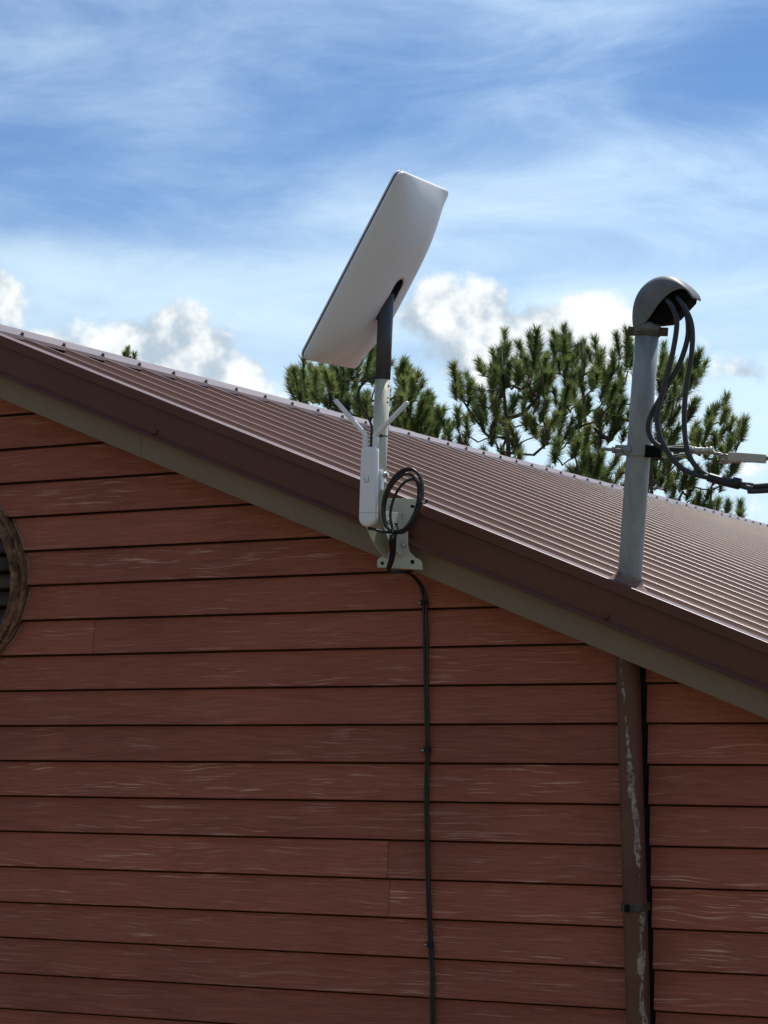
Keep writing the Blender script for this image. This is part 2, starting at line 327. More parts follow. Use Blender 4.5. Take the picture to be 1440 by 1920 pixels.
MT = {
 'siding': siding_material(),
 'roof': mat_noise('painted_roof_steel', (0.148, 0.058, 0.036), 0.22, 3.0, 0.34, 0.0, 0.10, 60, 0.34, rvar=0.07, stretch=(0.35, 1, 0.35)),
 'trim': mat_noise('painted_trim_steel', (0.118, 0.040, 0.026), 0.14, 4.0, 0.40, 0.0, 0.05, 40, 0.40),
 'cap': mat_noise('ridge_cap_steel', (0.185, 0.118, 0.098), 0.10, 4.0, 0.36, 0.0, 0.05, 40, 0.5),
 'frieze': mat_noise('olive_trim_paint', (0.215, 0.150, 0.092), 0.10, 5.0, 0.6, 0.0, 0.15, 90),
 'seamshade': mat_noise('painted_seam_shade', (0.030, 0.016, 0.011), 0.3, 30.0, 0.9, spec=0.1),
 'paper': mat_noise('building_paper', (0.012, 0.011, 0.010), 0.3, 9.0, 0.9),
 'cream': mat_noise('powder_coat_grey_green', (0.56, 0.56, 0.46), 0.05, 6.0, 0.42, 0.0, 0.04, 120),
 'plate': mat_noise('mount_plate_grey', (0.52, 0.53, 0.45), 0.06, 9.0, 0.42),
 'mastdark': mat_noise('dish_mast_grey', (0.058, 0.063, 0.073), 0.08, 12.0, 0.38),
 'dish': mat_noise('dish_plastic', (0.86, 0.85, 0.87), 0.01, 5.0, 0.45, 0.0, 0.02, 300),
 'gasket': mat_noise('dark_gasket', (0.02, 0.022, 0.03), 0.2, 20.0, 0.6),
 'white': mat_noise('white_plastic', (0.90, 0.90, 0.91), 0.02, 8.0, 0.35),
 'logo': mat_noise('pale_grey_print', (0.42, 0.46, 0.52), 0.03, 20.0, 0.5),
 'screwm': mat_noise('zinc_screw', (0.5, 0.5, 0.48), 0.2, 60.0, 0.45, 0.4),
 'steel': mat_noise('stainless_clamp', (0.62, 0.62, 0.62), 0.1, 40.0, 0.25, 1.0),
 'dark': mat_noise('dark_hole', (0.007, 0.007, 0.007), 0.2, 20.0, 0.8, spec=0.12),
 'cable': mat_noise('black_cable', (0.014, 0.015, 0.017), 0.25, 30.0, 0.42, 0.0, 0.1, 200, coat=0.0),
 'svc': mat_noise('grey_service_cable', (0.034, 0.037, 0.038), 0.3, 25.0, 0.5, 0.0, 0.15, 120),
 'galv': mat_noise('weathered_zinc', (0.27, 0.29, 0.285), 0.18, 34.0, 0.5, 0.1, 0.1, 90, second=(0.36, 0.385, 0.375), stretch=(1, 1, 0.35)),
 'hood': mat_noise('weatherhead_alloy', (0.17, 0.178, 0.178), 0.22, 20.0, 0.55, 0.1, 0.15, 70),
 'rust': mat_noise('rusty_strap', (0.10, 0.075, 0.058), 0.4, 50.0, 0.7, 0.2, 0.2, 90, second=(0.17, 0.14, 0.11)),
 'mastic': mat_noise('brown_roof_sealant', (0.20, 0.115, 0.085), 0.3, 40.0, 0.65, 0.0, 0.5, 60),
 'pipe': pipe_material(0),
 'alu': mat_noise('bare_aluminium', (0.42, 0.41, 0.38), 0.6, 120.0, 0.45, 0.7, 0.4, 150),
 'wedge': mat_noise('grey_wedge_clamp', (0.52, 0.50, 0.46), 0.1, 30.0, 0.5),
 'bark': mat_noise('weathered_log', (0.10, 0.046, 0.025), 0.8, 30.0, 0.85, 0.0, 1.0, 40, second=(0.34, 0.185, 0.105), stretch=(1, 1, 0.6)),
 'slat': mat_noise('dark_louver', (0.040, 0.025, 0.016), 0.6, 20.0, 0.85, 0.0, 0.6, 50, second=(0.11, 0.075, 0.05), stretch=(0.3, 1, 1)),
 'putty': mat_noise('pinkish_cut_edge', (0.29, 0.165, 0.135), 0.25, 30.0, 0.8, 0.0, 0.5, 90),
 'wood': mat_noise('pine_bark', (0.085, 0.066, 0.052), 0.45, 9.0, 0.9, 0.0, 0.6, 30),
 'needle': needle_material(),
 'lightblock': mat_noise('light_block_cover', (0.125, 0.110, 0.068), 0.4, 0.6, 0.95, 0.0, 0.3, 8, second=(0.19, 0.16, 0.10)),
 'ground': mat_noise('dry_ground', (0.060, 0.058, 0.034), 0.3, 0.8, 0.95, 0.0, 0.3, 12, second=(0.10, 0.088, 0.055)),
}

# ------------------------------------------------------------------ ground
g = MB(); g.add([(-900, -900, 0), (900, -900, 0), (900, 900, 0), (-900, 900, 0)], [(0, 1, 2, 3)])
tag(g.build('ground', MT['ground']), kind='structure')

# unseen slope added behind the lens to hold back light from the low sky
hb = MB(); hx = [-140+8*i for i in range(36)]; hy = [-2.0, -3.2, -4.6, -6.5, -9, -12, -16, -22, -30, -40, -55, -75, -100]
hz = [-0.25, 0.62, 1.2, 1.6, 2.3, 3.2, 4.5, 6.6, 9.4, 13, 18, 24, 30]
for j, y in enumerate(hy):
    for i, x in enumerate(hx):
        k = max(0.0, j-2)
        hb.v.append(Vector((x, y, hz[j] + 0.10*k*k*mnoise.noise(Vector((x*0.03, y*0.03, 2.0))) + 0.12*k*mnoise.noise(Vector((x*0.2, y*0.2, 5.0))))))
for j in range(len(hy)-1):
    for i in range(len(hx)-1):
        a = j*len(hx)+i; hb.f.append([a, a+1, a+len(hx)+1, a+len(hx)]); hb.sm.append(True)
tag(hb.build('light_block_slope', MT['lightblock']), kind='structure')

# ------------------------------------------------------------------ house
SL = -0.4222                 # roof slope dz/dx on the right-hand side
ZE = -0.4166 + H             # rib-top plane: z = SL*x + ZE
RX = -3.555                  # ridge
EAVE_R = 1.25; EAVE_L = 2*RX - EAVE_R
YB = 13.6                    # back gable
RAKE = -0.127
def zr(x): return (SL*x + ZE) if x >= RX else (SL*(2*RX-x) + ZE)
XS = 1.0                     # side walls
house = empty('house', (RX, 0.0, 0.0))
tag(house, 'reddish brown lap sided house with a brown ribbed metal gable roof', 'house')

# sheathing (dark paper) behind the boards, side and rear walls
def wall_poly(y, drop): 
    return [(2*RX-XS, y, 0), (XS, y, 0), (XS, y, zr(XS)-drop), (RX, y, zr(RX)-drop), (2*RX-XS, y, zr(XS)-drop)]
MB().prism(wall_poly(0.008, 0.10), (0, 0.10, 0)).build('sheathing', MT['paper'], house)
MB().prism(wall_poly(YB-0.4, 0.10), (0, 0.10, 0)).build('rear_wall', MT['siding'], house)
for xs in (XS, 2*RX-XS):
    MB().box((xs, (YB-0.4)/2+0.1, (zr(XS)-0.12)/2), (0.1, YB-0.75, zr(XS)-0.12)).build('side_wall', MT['siding'], house)

# lap siding, one object per board
E_ = 0.1016; Z0 = -0.05005 + H
VC = (-3.578, 0.274 + H); VR = 0.285       # the round vent
PIPE_X0, PIPE_X1 = -1.4665, -1.4639        # lower pipe axis
rnd = random.Random(7)
def board(z, xl0, xl1, xr0, xr1, name='siding_board'):
    """butt edge at z; (xl0,xl1) left end at the bottom/top, (xr0,xr1) right end"""
    b = MB(); zt = z + E_ + 0.022
    # section: butt sticks out, the face leans back up to the lap
    prof = [(-0.0030, z), (-0.0052, z), (-0.0054, z+0.0056), (-0.0160, z+0.0060), (-0.0170, z+0.0076), (-0.0020, z+E_), (0.0016, zt), (0.0065, zt)]
    def x_at(x0, x1, zz): return x0 + (x1-x0)*(zz-z)/E_
    nseg = max(1, int((xr0-xl0)/0.25)); rows = []
    for i in range(nseg+1):
        t = i/nseg; row = []
        for (y, zz) in prof:
            xa = x_at(xl0, xl1, min(zz, z+E_)); xb = x_at(xr0, xr1, min(zz, z+E_)); x = xa+(xb-xa)*t
            w = 0.0011*mnoise.noise(Vector((x*1.7, z*9.1, 3.3)))
            row.append((x, y, zz + (w if zz < z+0.01 else 0)))
        rows.append(row)
    n = len(prof); vs = [p for r_ in rows for p in r_]; fs = []
    for i in range(nseg):
        for j in range(n):
            j2 = (j+1) % n; fs.append((i*n+j, i*n+j2, (i+1)*n+j2, (i+1)*n+j))
    fs.append(list(range(n))[::-1]); fs.append([nseg*n+j for j in range(n)])
    b.add(vs, fs); o = b.build(name, MT['siding'], house)
    o.data.materials.append(MT['seamshade'])                 # near-black on the rebated lower edge paints the shade in the lap seam
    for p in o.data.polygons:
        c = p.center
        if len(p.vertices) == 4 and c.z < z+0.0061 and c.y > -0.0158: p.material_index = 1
    return o
def roof_x(z, drop=0.075):     # right-hand x where the underside of the roof meets height z
    return (z - ZE + drop)/SL
J1, J2, J3 = at(724, 1610, -0.02).x, at(727, 1685, -0.02).x, at(172, 1195, -0.02).x
joints = {5: [J1], 6: [J2], -1: [J3], 7: [-3.9], 1: [-4.1], 16: [-2.2, -4.0], 18: [-3.1]}
for k in range(-13, 28):
    z = Z0 - k*E_; zt = z + E_
    if z < 0.02: break
    R0, R1 = min(roof_x(z), XS+0.02), min(roof_x(zt), XS+0.02)
    if R0 < RX + 0.05: continue
    R1 = max(R1, RX+0.004)
    L0, L1 = 2*RX-R0, 2*RX-R1
    runs = [[L0, L1, R0, R1]]
    # cut round the vent
    if z < VC[1]+VR and zt > VC[1]-VR:
        def half(zz):
            d = VR**2-(zz-VC[1])**2; return math.sqrt(d) if d > 0 else 0.0
        h0, h1 = half(z), half(zt)
        jg = lambda: rnd.uniform(-0.006, 0.009)
        q = runs.pop()
        runs = [[q[0], q[1], VC[0]-h0+jg(), VC[0]-h1+jg()], [VC[0]+h0+jg(), VC[0]+h1+jg(), q[2], q[3]]]
    # cut round the conduit, with an open joint on its right that narrows downwards
    pz = []
    for q in runs:
        def gx(zz): return PIPE_X1 + 0.0306 + 0.002*max(0.0, min(1.0, (zz-(H-0.28))/0.28))
        if q[0] < PIPE_X0-0.1 and q[2] > PIPE_X1 - 0.01:
            if q[2] - gx(z) > 0.03:
                pz.append([q[0], q[1], PIPE_X0-0.026, PIPE_X0-0.026]); pz.append([gx(z), gx(zt), q[2], max(q[3], gx(zt)+0.004)])
            else: pz.append([q[0], q[1], PIPE_X0-0.026, min(q[3], PIPE_X0-0.026)])
        else: pz.append(q)
    out = []
    for q in pz:
        cuts = [j for j in joints.get(k, []) if q[0]+0.1 < j < q[2]-0.1]
        a = q
        for j in cuts:
            out.append([a[0], a[1], j-0.0008, j-0.0008]); a = [j+0.0008, j+0.0008, a[2], a[3]]
        out.append(a)
    for q in out: board(z, *q)

# rake trim, fascia with kicked-out lip, frieze board: one sweep each, down both slopes, mitred at the ridge
def rake_sweep(prof, xa, xb, name, mat, close=True, side=1):
    """prof = (y, drop below the rib-top plane); swept from xa (upper) to xb (lower)"""
    b = MB(); n = len(prof)
    mir = (lambda x: x) if side == 1 else (lambda x: 2*RX-x)
    nseg = 14; vs = []
    for i in range(nseg+1):
        x = xa + (xb-xa)*i/nseg
        for (y, d) in prof:
            w = 0.0009*mnoise.noise(Vector((x*2.1, y*30+side, d*40)))
            vs.append((mir(x), y, SL*x + ZE - d + w))
    fs = []
    m_ = n if close else n-1
    for i in range(nseg):
        for j in range(m_):
            j2 = (j+1) % n; fs.append((i*n+j, i*n+j2, (i+1)*n+j2, (i+1)*n+j))
    if close: fs.append(list(range(n))); fs.append([nseg*n+j for j in range(n)])
    b.add(vs, fs); return b.build(name, mat, house)
rake_prof = [(-0.046, -0.0025), (-0.1235, -0.0030), (-0.1262, -0.0020), (-0.1275, 0.0006), (-0.1275, 0.0262), (-0.1255, 0.0275), (-0.1170, 0.0268),
             (-0.1170, 0.0240), (-0.1245, 0.0240), (-0.1245, 0.0015), (-0.1220, -0.0008), (-0.046, -0.0003)]
fascia_prof = [(-0.1165, 0.0245), (-0.1165, 0.1010), (-0.1175, 0.1022), (-0.1290, 0.1135), (-0.1300, 0.1155), (-0.1290, 0.1172), (-0.1100, 0.1172), (-0.1100, 0.0245)]
frieze_prof = [(-0.1080, 0.1175), (-0.1080, 0.1845), (-0.1060, 0.1865), (-0.0860, 0.1865), (-0.0860, 0.1175)]
soffit_prof = [(-0.0855, 0.1700), (-0.0855, 0.1760), (-0.0020, 0.1760), (-0.0020, 0.1700)]
EO = EAVE_R
for side in (1, -1):
    rake_sweep(rake_prof, RX+0.0005, EO, 'rake_trim', MT['trim'], True, side)
    rake_sweep(fascia_prof, RX+0.0005, EO-0.01, 'fascia', MT['trim'], True, side)
    if side == 1:
        rake_sweep(frieze_prof, RX+0.0005, -2.849, 'frieze_board', MT['frieze'], True, side)
        rake_sweep(frieze_prof, -2.8478, EO-0.02, 'frieze_board', MT['frieze'], True, side)
    else: rake_sweep(frieze_prof, RX+0.0005, EO-0.02, 'frieze_board', MT['frieze'], True, side)
    rake_sweep(soffit_prof, RX+0.0005, EO-0.03, 'soffit', MT['frieze'], True, side)
# trim screws in the fascia lip
for (px, py) in ((291, 811), (1138, 1157)):
    p = at(px, py, -0.119)
    MB().disc(p, (0, -1, 0.15), 0.0062, 0.007, 10, 1).build('screw', MT['trim'], house)

# ribbed steel panels, four ribs to a sheet
RIB = 0.2265; RIB0 = 0.1395; PAN = 0.0180
def panel_profile(i0, n):
    """(y, d) across n ribs starting with rib i0; d = depth below rib tops"""
    pts = []
    for i in range(i0, i0+n):
        c = RIB0 + RIB*i
        if i == i0: pts.append((c-RIB/2, PAN))
        base, top = 0.0270, 0.0065
        rt = 0.0040
        pts.append((c-base, PAN)); pts.append((c-base+0.003, PAN-0.0022))
        for a in (0.0, 0.25, 0.5, 0.75, 1.0):
            an = a*math.radians(58); pts.append((c-top-rt*math.sin(math.radians(58)-an)*1.1, rt*(1-math.cos(math.radians(58)-an))*1.25))
        for a in (0.0, 0.25, 0.5, 0.75, 1.0):
            an = a*math.radians(58); pts.append((c+top+rt*math.sin(an)*1.1, rt*(1-math.cos(an))*1.25))
        pts.append((c+base-0.003, PAN-0.0022)); pts.append((c+base, PAN))
        pts.append((c+RIB/2, PAN))
    return pts
npan = 0; panels = []
for side in (1, -1):
    i = 0
    while RIB0 + RIB*i < YB:
        pf = panel_profile(i, 4)
        if i == 0: pf = [(-0.110, PAN), (pf[0][0], PAN)] + pf[1:]
        b = MB(); n = len(pf); vs = []; ts = [0, .12, .3, .5, .7, 1.0]
        xa = RX + 0.012
        for t in ts:
            x = xa + (EAVE_R+0.04-xa)*t
            for (y, d) in pf:
                oil = 0.0007*mnoise.noise(Vector((x*1.3, y*5.0, side*3.0))) if d > PAN-0.0001 else 0.0
                vs.append((x if side == 1 else 2*RX-x, y, SL*x + ZE - d + oil))
        fs = [(a*n+j, a*n+j+1, (a+1)*n+j+1, (a+1)*n+j) for a in range(len(ts)-1) for j in range(n-1)]
        b.add(vs, fs, True)
        o = b.build('roof_panel', MT['roof'], house)
        if side == 1: panels.append((i, o))
        i += 4
# pan screws, rows along the purlins
scr_me = None
def roof_pt(x, y, d=PAN): return Vector((x, y, SL*x + ZE - d))
RN = Vector((-SL, 0, 1)).normalized()
for (i0, pan) in panels[:9]:
    for rowx in (-2.335, -1.505, -0.66):
        for i in range(i0, i0+4):
            if rnd.random() < 0.45: continue
            p = roof_pt(rowx + rnd.uniform(-.03, .03), RIB0+RIB*i - 0.040 + rnd.uniform(-.004, .004), PAN)
            MB().disc(p, RN, 0.0065, 0.006, 8, 1).build('screw', MT['dark'], pan)

# fallen needles and grit lying in the pans
lt = MB(); rl = random.Random(21)
for _ in range(150):
    y = rl.uniform(0.02, 4.5); x = rl.uniform(-3.2, -0.9)
    ph = ((y-RIB0)/RIB) % 1.0
    if ph < 0.14 or ph > 0.86: y += 0.3*RIB; 
    p = roof_pt(x, y, PAN-0.0015); a = rl.uniform(0, 3.14); ln = rl.choice((0.006, 0.012, 0.03)); d1 = Vector((math.cos(a), math.sin(a), SL*math.cos(a)))*ln; d2 = Vector((-math.sin(a), math.cos(a), -SL*math.sin(a)))*0.0022
    lt.add([p-d1-d2, p+d1-d2, p+d1+d2+RN*0.002, p-d1+d2+RN*0.002], [(0, 1, 2, 3)])
tag(lt.build('needle_litter', MT['wood'], None, loc=roof_pt(-2, 1)), 'scattered fallen pine needles and grit on the metal roof', 'litter', kind='stuff')

# ridge cap in three metre lengths, lapped, a screw through every rib
CAPX = 0.150
caps = []
for j, y0 in enumerate((-0.135, 0.47, 3.4, 6.4, 9.4, 12.4)):
    y1 = (0.47, 3.4, 6.4, 9.4, 12.4, YB+0.1)[j] + 0.06
    up = 0.0022 + 0.0016*(j % 2) + (0.002 if j == 0 else 0)
    b = MB()
    sec = []
    for (dx, dz) in ((-CAPX-0.003, -0.010), (-CAPX, 0.0), (-0.020, 0.0), (0.0, 0.006), (0.020, 0.0), (CAPX, 0.0), (CAPX+0.003, -0.010)):
        x = RX+dx
        base = SL*(RX+abs(dx)) + ZE if abs(dx) > 0.01 else SL*(RX+0.008)+ZE
        sec.append((x, base + up + dz))
    n = len(sec); poly = [(x, y0, z) for x, z in sec] + [(x, y0, z-0.0012) for x, z in sec[::-1]]
    b.prism(poly, (0, y1-y0, 0)); caps.append((y0, y1, b.build('ridge_cap', MT['cap'], house)))
for i in range(0, 58):
    y = RIB0 + RIB*i
    for (y0, y1, o) in caps:
        if y0 <= y < y1:
            x = RX + CAPX - 0.016
            p = Vector((x, y, SL*x + ZE + 0.003))
            s = MB().disc(p, RN, 0.0085, 0.0035, 8); s.disc(p+RN*0.0035, RN, 0.0052, 0.008, 6)
            s.build('screw', MT['rust'], o); break

# round gable vent: log ring with louvers
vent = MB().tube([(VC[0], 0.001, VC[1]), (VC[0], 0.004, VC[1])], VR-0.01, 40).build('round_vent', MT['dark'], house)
def log_ring(r_in, r_out, y_f, y_b, name, seed, mat):
    b = MB(); nseg = 150; m_ = 10; vs = []
    for i in range(nseg):
        an = 2*math.pi*i/nseg
        for j in range(m_):
            t = 2*math.pi*j/m_
            rr = (r_in+r_out)/2 + (r_out-r_in)/2*math.copysign(abs(math.cos(t))**0.7, math.cos(t))
            yy = (y_f+y_b)/2 + (y_b-y_f)/2*math.copysign(abs(math.sin(t))**0.7, math.sin(t))
            nn = mnoise.noise(Vector((math.cos(an)*9+seed, math.sin(an)*9, t*1.1)))*0.0075 + mnoise.noise(Vector((math.cos(an)*38+seed, math.sin(an)*38, t*2.0)))*0.0060
            rr += nn; yy -= nn*1.2
            vs.append((VC[0]+rr*math.cos(an), yy, VC[1]+rr*math.sin(an)))
    fs = []
    for i in range(nseg):
        i2 = (i+1) % nseg
        for j in range(m_):
            j2 = (j+1) % m_; fs.append((i*m_+j, i*m_+j2, i2*m_+j2, i2*m_+j))
    b.add(vs, fs, False); return b.build(name, mat, vent)
log_ring(0.238, 0.268, -0.046, 0.0, 'rim', 1.0, MT['bark'])
log_ring(0.264, 0.283, -0.031, 0.0, 'outer_rim', 5.0, MT['bark'])
for k in range(-4, 5):
    zz = VC[1] + k*0.052; hw = math.sqrt(max(0.0, 0.238**2-(zz-VC[1])**2))
    if hw < 0.05: continue
    b = MB(); b.box((VC[0], -0.012, zz), (2*hw, 0.007, 0.045), Matrix.Rotation(math.radians(-32), 3, 'X'))
    b.build('louver', MT['slat'], vent)
# pinkish ragged filler along the cut siding
for k in range(-6, 2):
    z = Z0-k*E_
    if VC[1]-VR < z+0.05 < VC[1]+VR-0.01:
        for (sgn) in (1, -1):
            pts = []
            for t in range(7):
                zz = z+0.008+0.084*t/6; d = VR**2-(zz-VC[1])**2
                if d <= 0: continue
                x = VC[0]+sgn*(math.sqrt(d)+0.003+rnd.uniform(-.002, .002)); pts.append((x, -0.015+0.010*t/6, zz))
            if len(pts) > 3: MB().tube(pts, [0.0028+rnd.random()*0.0028 for _ in pts], 6).build('filler', MT['putty'], vent)

# ------------------------------------------------------------------ dish mount: bow-tie plate, cheeks, tube
PY = -0.250
pole_b = at(705.2, 986, PY); pole_t = at(717.5, 712, PY)
PD = (pole_t-pole_b).normalized()
mount = empty('antenna_mount', at(748, 1066, -0.138))
tag(mount, 'grey green bow-tie wall mount with upright tube, bolted to the roof fascia', 'antenna mount')
YPL = -0.1385
bow = [(722, 934), (790, 936), (790, 950), (781, 962), (768, 982), (765.5, 996), (765.5, 1022), (769, 1035), (779, 1045), (788, 1049.5), (792, 1055), (793, 1068.5),
       (708, 1064), (708, 1051), (711, 1046.5), (719, 1043), (729, 1035), (734, 1024), (736, 1010), (735, 992), (731, 975), (724, 958), (721, 950)]
MB().prism([at(x, y, YPL) for x, y in bow], (0, -0.0030, 0)).build('base_plate', MT['plate'], mount, bevel=0.0008)
tube = MB().tube([pole_b - PD*0.012, pole_t], 0.0196, 32).build('tube', MT['cream'], mount)
# cheeks that carry the tube: curved plates standing out from the base plate
base_x = pole_b.x
def cheek_at(x, zt, zb):
    poly = [(x, YPL-0.003, zb), (x, YPL-0.003, zt)]
    for t in range(11):
        s = t/10; zz = zt-0.004 + (zb+0.004-zt+0.004)*s
        yy = (PY-0.018)*(1-s**2.2) + (YPL-0.018)*s**2.2
        poly.append((x, yy, zz))
    return MB().prism(poly, (0.0030, 0, 0)).build('cheek', MT['cream'], mount, bevel=0.0006)
zc_t = at(745, 958, -0.2).z; zc_b = at(745, 1046, -0.15).z
cheek_at(base_x-0.0245, zc_t, zc_b); cheek_at(base_x+0.0215, zc_t, zc_b)
b = MB(); b.tube([(base_x-0.034, PY+0.004, pole_b.z+0.010), (base_x+0.034, PY+0.004, pole_b.z+0.010)], 0.0042, 10)
b.disc((base_x-0.040, PY+0.004, pole_b.z+0.010), (1, 0, 0), 0.0085, 0.006, 6); b.disc((base_x+0.033, PY+0.004, pole_b.z+0.010), (1, 0, 0), 0.0085, 0.006, 6)
b.build('bolt', MT['screwm'], mount)
def hole(px, py, r, mat='dark', h=0.0012, name='hole', dome=0):
    MB().disc(at(px, py, YPL-0.0030), (0, -1, 0), r, h, 12, dome).build(name, MT[mat], mount)
for x, y in ((773.5, 949.5),): 
    a = at(x-2.2, y, YPL-0.003); c_ = at(x+2.6, y+0.3, YPL-0.003)
    b = MB(); b.prism([a+Vector((0, 0, .0035)), c_+Vector((0, 0, .0035)), c_+Vector((.003, 0, 0)), c_-Vector((0, 0, .0035)), a-Vector((0, 0, .0035)), a-Vector((.003, 0, 0))], (0, -0.001, 0)); b.build('slot', MT['dark'], mount)
hole(773.5, 1053.5, 0.0056); hole(748, 1003.5, 0.0038); hole(717, 1056, 0.0045)
hole(732.5, 947.5, 0.0052, 'screwm', 0.006, 'bolt', 1); hole(753.5, 964.5, 0.0045, 'screwm', 0.006, 'bolt', 1)
hole(758.5, 1022.5, 0.0062, 'screwm', 0.013, 'bolt', 1); hole(753.5, 1036.5, 0.0025, 'screwm', 0.003, 'bolt', 1)
# tube holes and screws on the side facing the lens
def on_tube(px, py, mat, r, h, name, dome=0):
    d = ray(px, py); d.normalize(); o_ = CAM-pole_b
    dp = d - PD*d.dot(PD); op = o_ - PD*o_.dot(PD)
    A = dp.dot(dp); B = 2*dp.dot(op); C_ = op.dot(op)-0.0196**2; disc = B*B-4*A*C_
    if disc <= 0: return
    t = (-B-math.sqrt(disc))/(2*A); p = CAM + d*t
    q = p-pole_b; nrm = (q-PD*q.dot(PD)).normalized()
    MB().disc(p-nrm*0.0006, nrm, r, h, 10, dome).build(name, MT[mat], tube)
on_tube(728.6, 724, 'dark', 0.0032, 0.0012, 'hole'); on_tube(727.2, 746, 'screwm', 0.0030, 0.004, 'screw', 1); on_tube(727.0, 754.5, 'dark', 0.0030, 0.0012, 'hole')
on_tube(712, 742, 'screwm', 0.0030, 0.003, 'screw', 1)

# ------------------------------------------------------------------ satellite dish
dm0 = pole_t; dm1 = at(724, 560, PY)
MD = (dm1-dm0).normalized()
dish = empty('satellite_dish', pole_t)
tag(dish, 'flat rectangular white satellite dish tilted on its dark grey mast, seen from behind', 'satellite dish')
TOW = -ray(704.5, 511).normalized()
_dr = (RT - TOW*RT.dot(TOW)).normalized(); _du = TOW.cross(_dr)
def cv(x, y, z): return _dr*x + _du*y + TOW*z
Lh = cv(0.464, 0.881, 0.0934).normalized()
Sh = cv(0.414, -0.12, -0.901); Sh = (Sh - Lh*Sh.dot(Lh)).normalized()
Nb = Lh.cross(Sh).normalized()
if Nb.dot(TOW) < 0: Nb = -Nb                       # back of the panel, towards the lens
DL, DW = 0.534, 0.320
dctr = CAM + ray(704.5, 511) * ((dm1-CAM).dot(FW) + 0.0217)
def D(a, b_, h): return dctr + Sh*a + Lh*b_ + Nb*h
def rrect(w, l, r, n=8):
    pts = []
    for (cx, cy, a0) in ((w/2-r, l/2-r, 0), (-w/2+r, l/2-r, 90), (-w/2+r, -l/2+r, 180), (w/2-r, -l/2+r, 270)):
        for i in range(n+1):
            an = math.radians(a0+90*i/n); pts.append((cx+r*math.cos(an), cy+r*math.sin(an)))
    # subdivide the long straight runs
    out = []
    for i in range(len(pts)):
        p, q = pts[i], pts[(i+1) % len(pts)]; d = math.hypot(q[0]-p[0], q[1]-p[1]); k = max(1, int(d/0.02))
        for j in range(k): out.append((p[0]+(q[0]-p[0])*j/k, p[1]+(q[1]-p[1])*j/k))
    return out
def belly(a, b_):
    x = min(1, abs(a)/(DW/2)); y = (b_+0.012)/(DL/2+0.012) if b_ > -0.012 else (b_+0.012)/(DL/2-0.012)
    y = min(1, abs(y))
    g1 = max(0, 1-x**3.0); g2 = max(0, 1-y**3.4)
    h = 0.009 + 0.066*(g1**0.9)*g2
    if b_ < -0.06: h -= 0.007*math.exp(-(a/0.020)**2)*min(1, (-0.06-b_)/0.05)
    return h
ol = rrect(DW, DL, 0.024); no = len(ol)
rings = [(1.0, 0.0), (1.0, 0.0045), (0.997, 0.0075)]
vs = []; fs = []; zones = [1.0, 1.0, 0.995, 0.985, 0.965, 0.935, 0.89, 0.83, 0.76, 0.68, 0.59, 0.5, 0.4, 0.3, 0.2, 0.1, 0.03]
for zi, s in enumerate(zones):
    for (a, b_) in ol:
        aa, bb = a*s, b_*s
        h = 0.0 if zi == 0 else (0.006 if zi == 1 else belly(aa, bb))
        vs.append(D(aa, bb, h))
for zi in range(len(zones)-1):
    for j in range(no):
        j2 = (j+1) % no; fs.append((zi*no+j, zi*no+j2, (zi+1)*no+j2, (zi+1)*no+j))
b = MB(); b.add(vs, fs, True)
b.f.append([(len(zones)-1)*no+j for j in range(no)]); b.sm.append(True)
b.f.append([j for j in range(no)]); b.sm.append(False)
shell = b.build('back_shell', MT['dish'], dish)
# slot for the mast, cut into the belly
def stadium(b0, b1, hw, n=10):
    pts = []
    for i in range(n+1): an = math.pi*i/n; pts.append((hw*math.cos(an), b1+hw*math.sin(an)))
    for i in range(n+1): an = math.pi+math.pi*i/n; pts.append((hw*math.cos(an), b0+hw*math.sin(an)))
    return pts
SLOT = (-0.082, -0.004, 0.0235)
cut = MB(); cut.prism([D(a, b_, 0.030) for a, b_ in stadium(*SLOT)], Nb*0.10)
cuto = cut.build('slot_cut', MT['gasket'], dish)
bo = shell.modifiers.new('slot', 'BOOLEAN'); bo.object = cuto; bo.operation = 'DIFFERENCE'; bo.solver = 'EXACT'
dg = bpy.context.evaluated_depsgraph_get(); dg.update()
me2 = bpy.data.meshes.new_from_object(shell.evaluated_get(dg))
shell.modifiers.clear(); shell.data = me2; bpy.data.objects.remove(cuto)
# dark lining and rim of the slot
lin = MB(); st = stadium(SLOT[0], SLOT[1], SLOT[2]-0.0006); ns = len(st)
vs = [D(a, b_, 0.0315) for a, b_ in st] + [D(a, b_, belly(a, b_)-0.0015) for a, b_ in st]
lin.add(vs, [[j, (j+1) % ns, ns+(j+1) % ns, ns+j] for j in range(ns)] + [list(range(ns))], True)
lin.build('slot_lining', MT['gasket'], dish)
# gasket line and front face
g_ = MB(); o2 = rrect(DW-0.0005, DL-0.0005, 0.024); g_.prism([D(a, b_, -0.0001) for a, b_ in o2], Nb*-0.0034, True); g_.build('gasket', MT['gasket'], dish)
g_ = MB(); o3 = rrect(DW-0.004, DL-0.004, 0.022); g_.prism([D(a, b_, -0.0036) for a, b_ in o3], Nb*-0.0050, True); g_.build('front_panel', MT['white'], dish)
topm = dm1 + MD*0.012
mast = MB().tube([dm0+MD*0.0008, topm], 0.0200, 32).build('mast', MT['mastdark'], dish)
b = MB(); b.tube([at(728, 698.5, PY-0.016), at(731.3, 699, PY-0.010)], 0.0012, 6); b.tube([at(731.2, 699, PY-0.0105), at(731.0, 707, PY-0.0105)], 0.0012, 6); b.build('latch_groove', MT['dark'], mast)

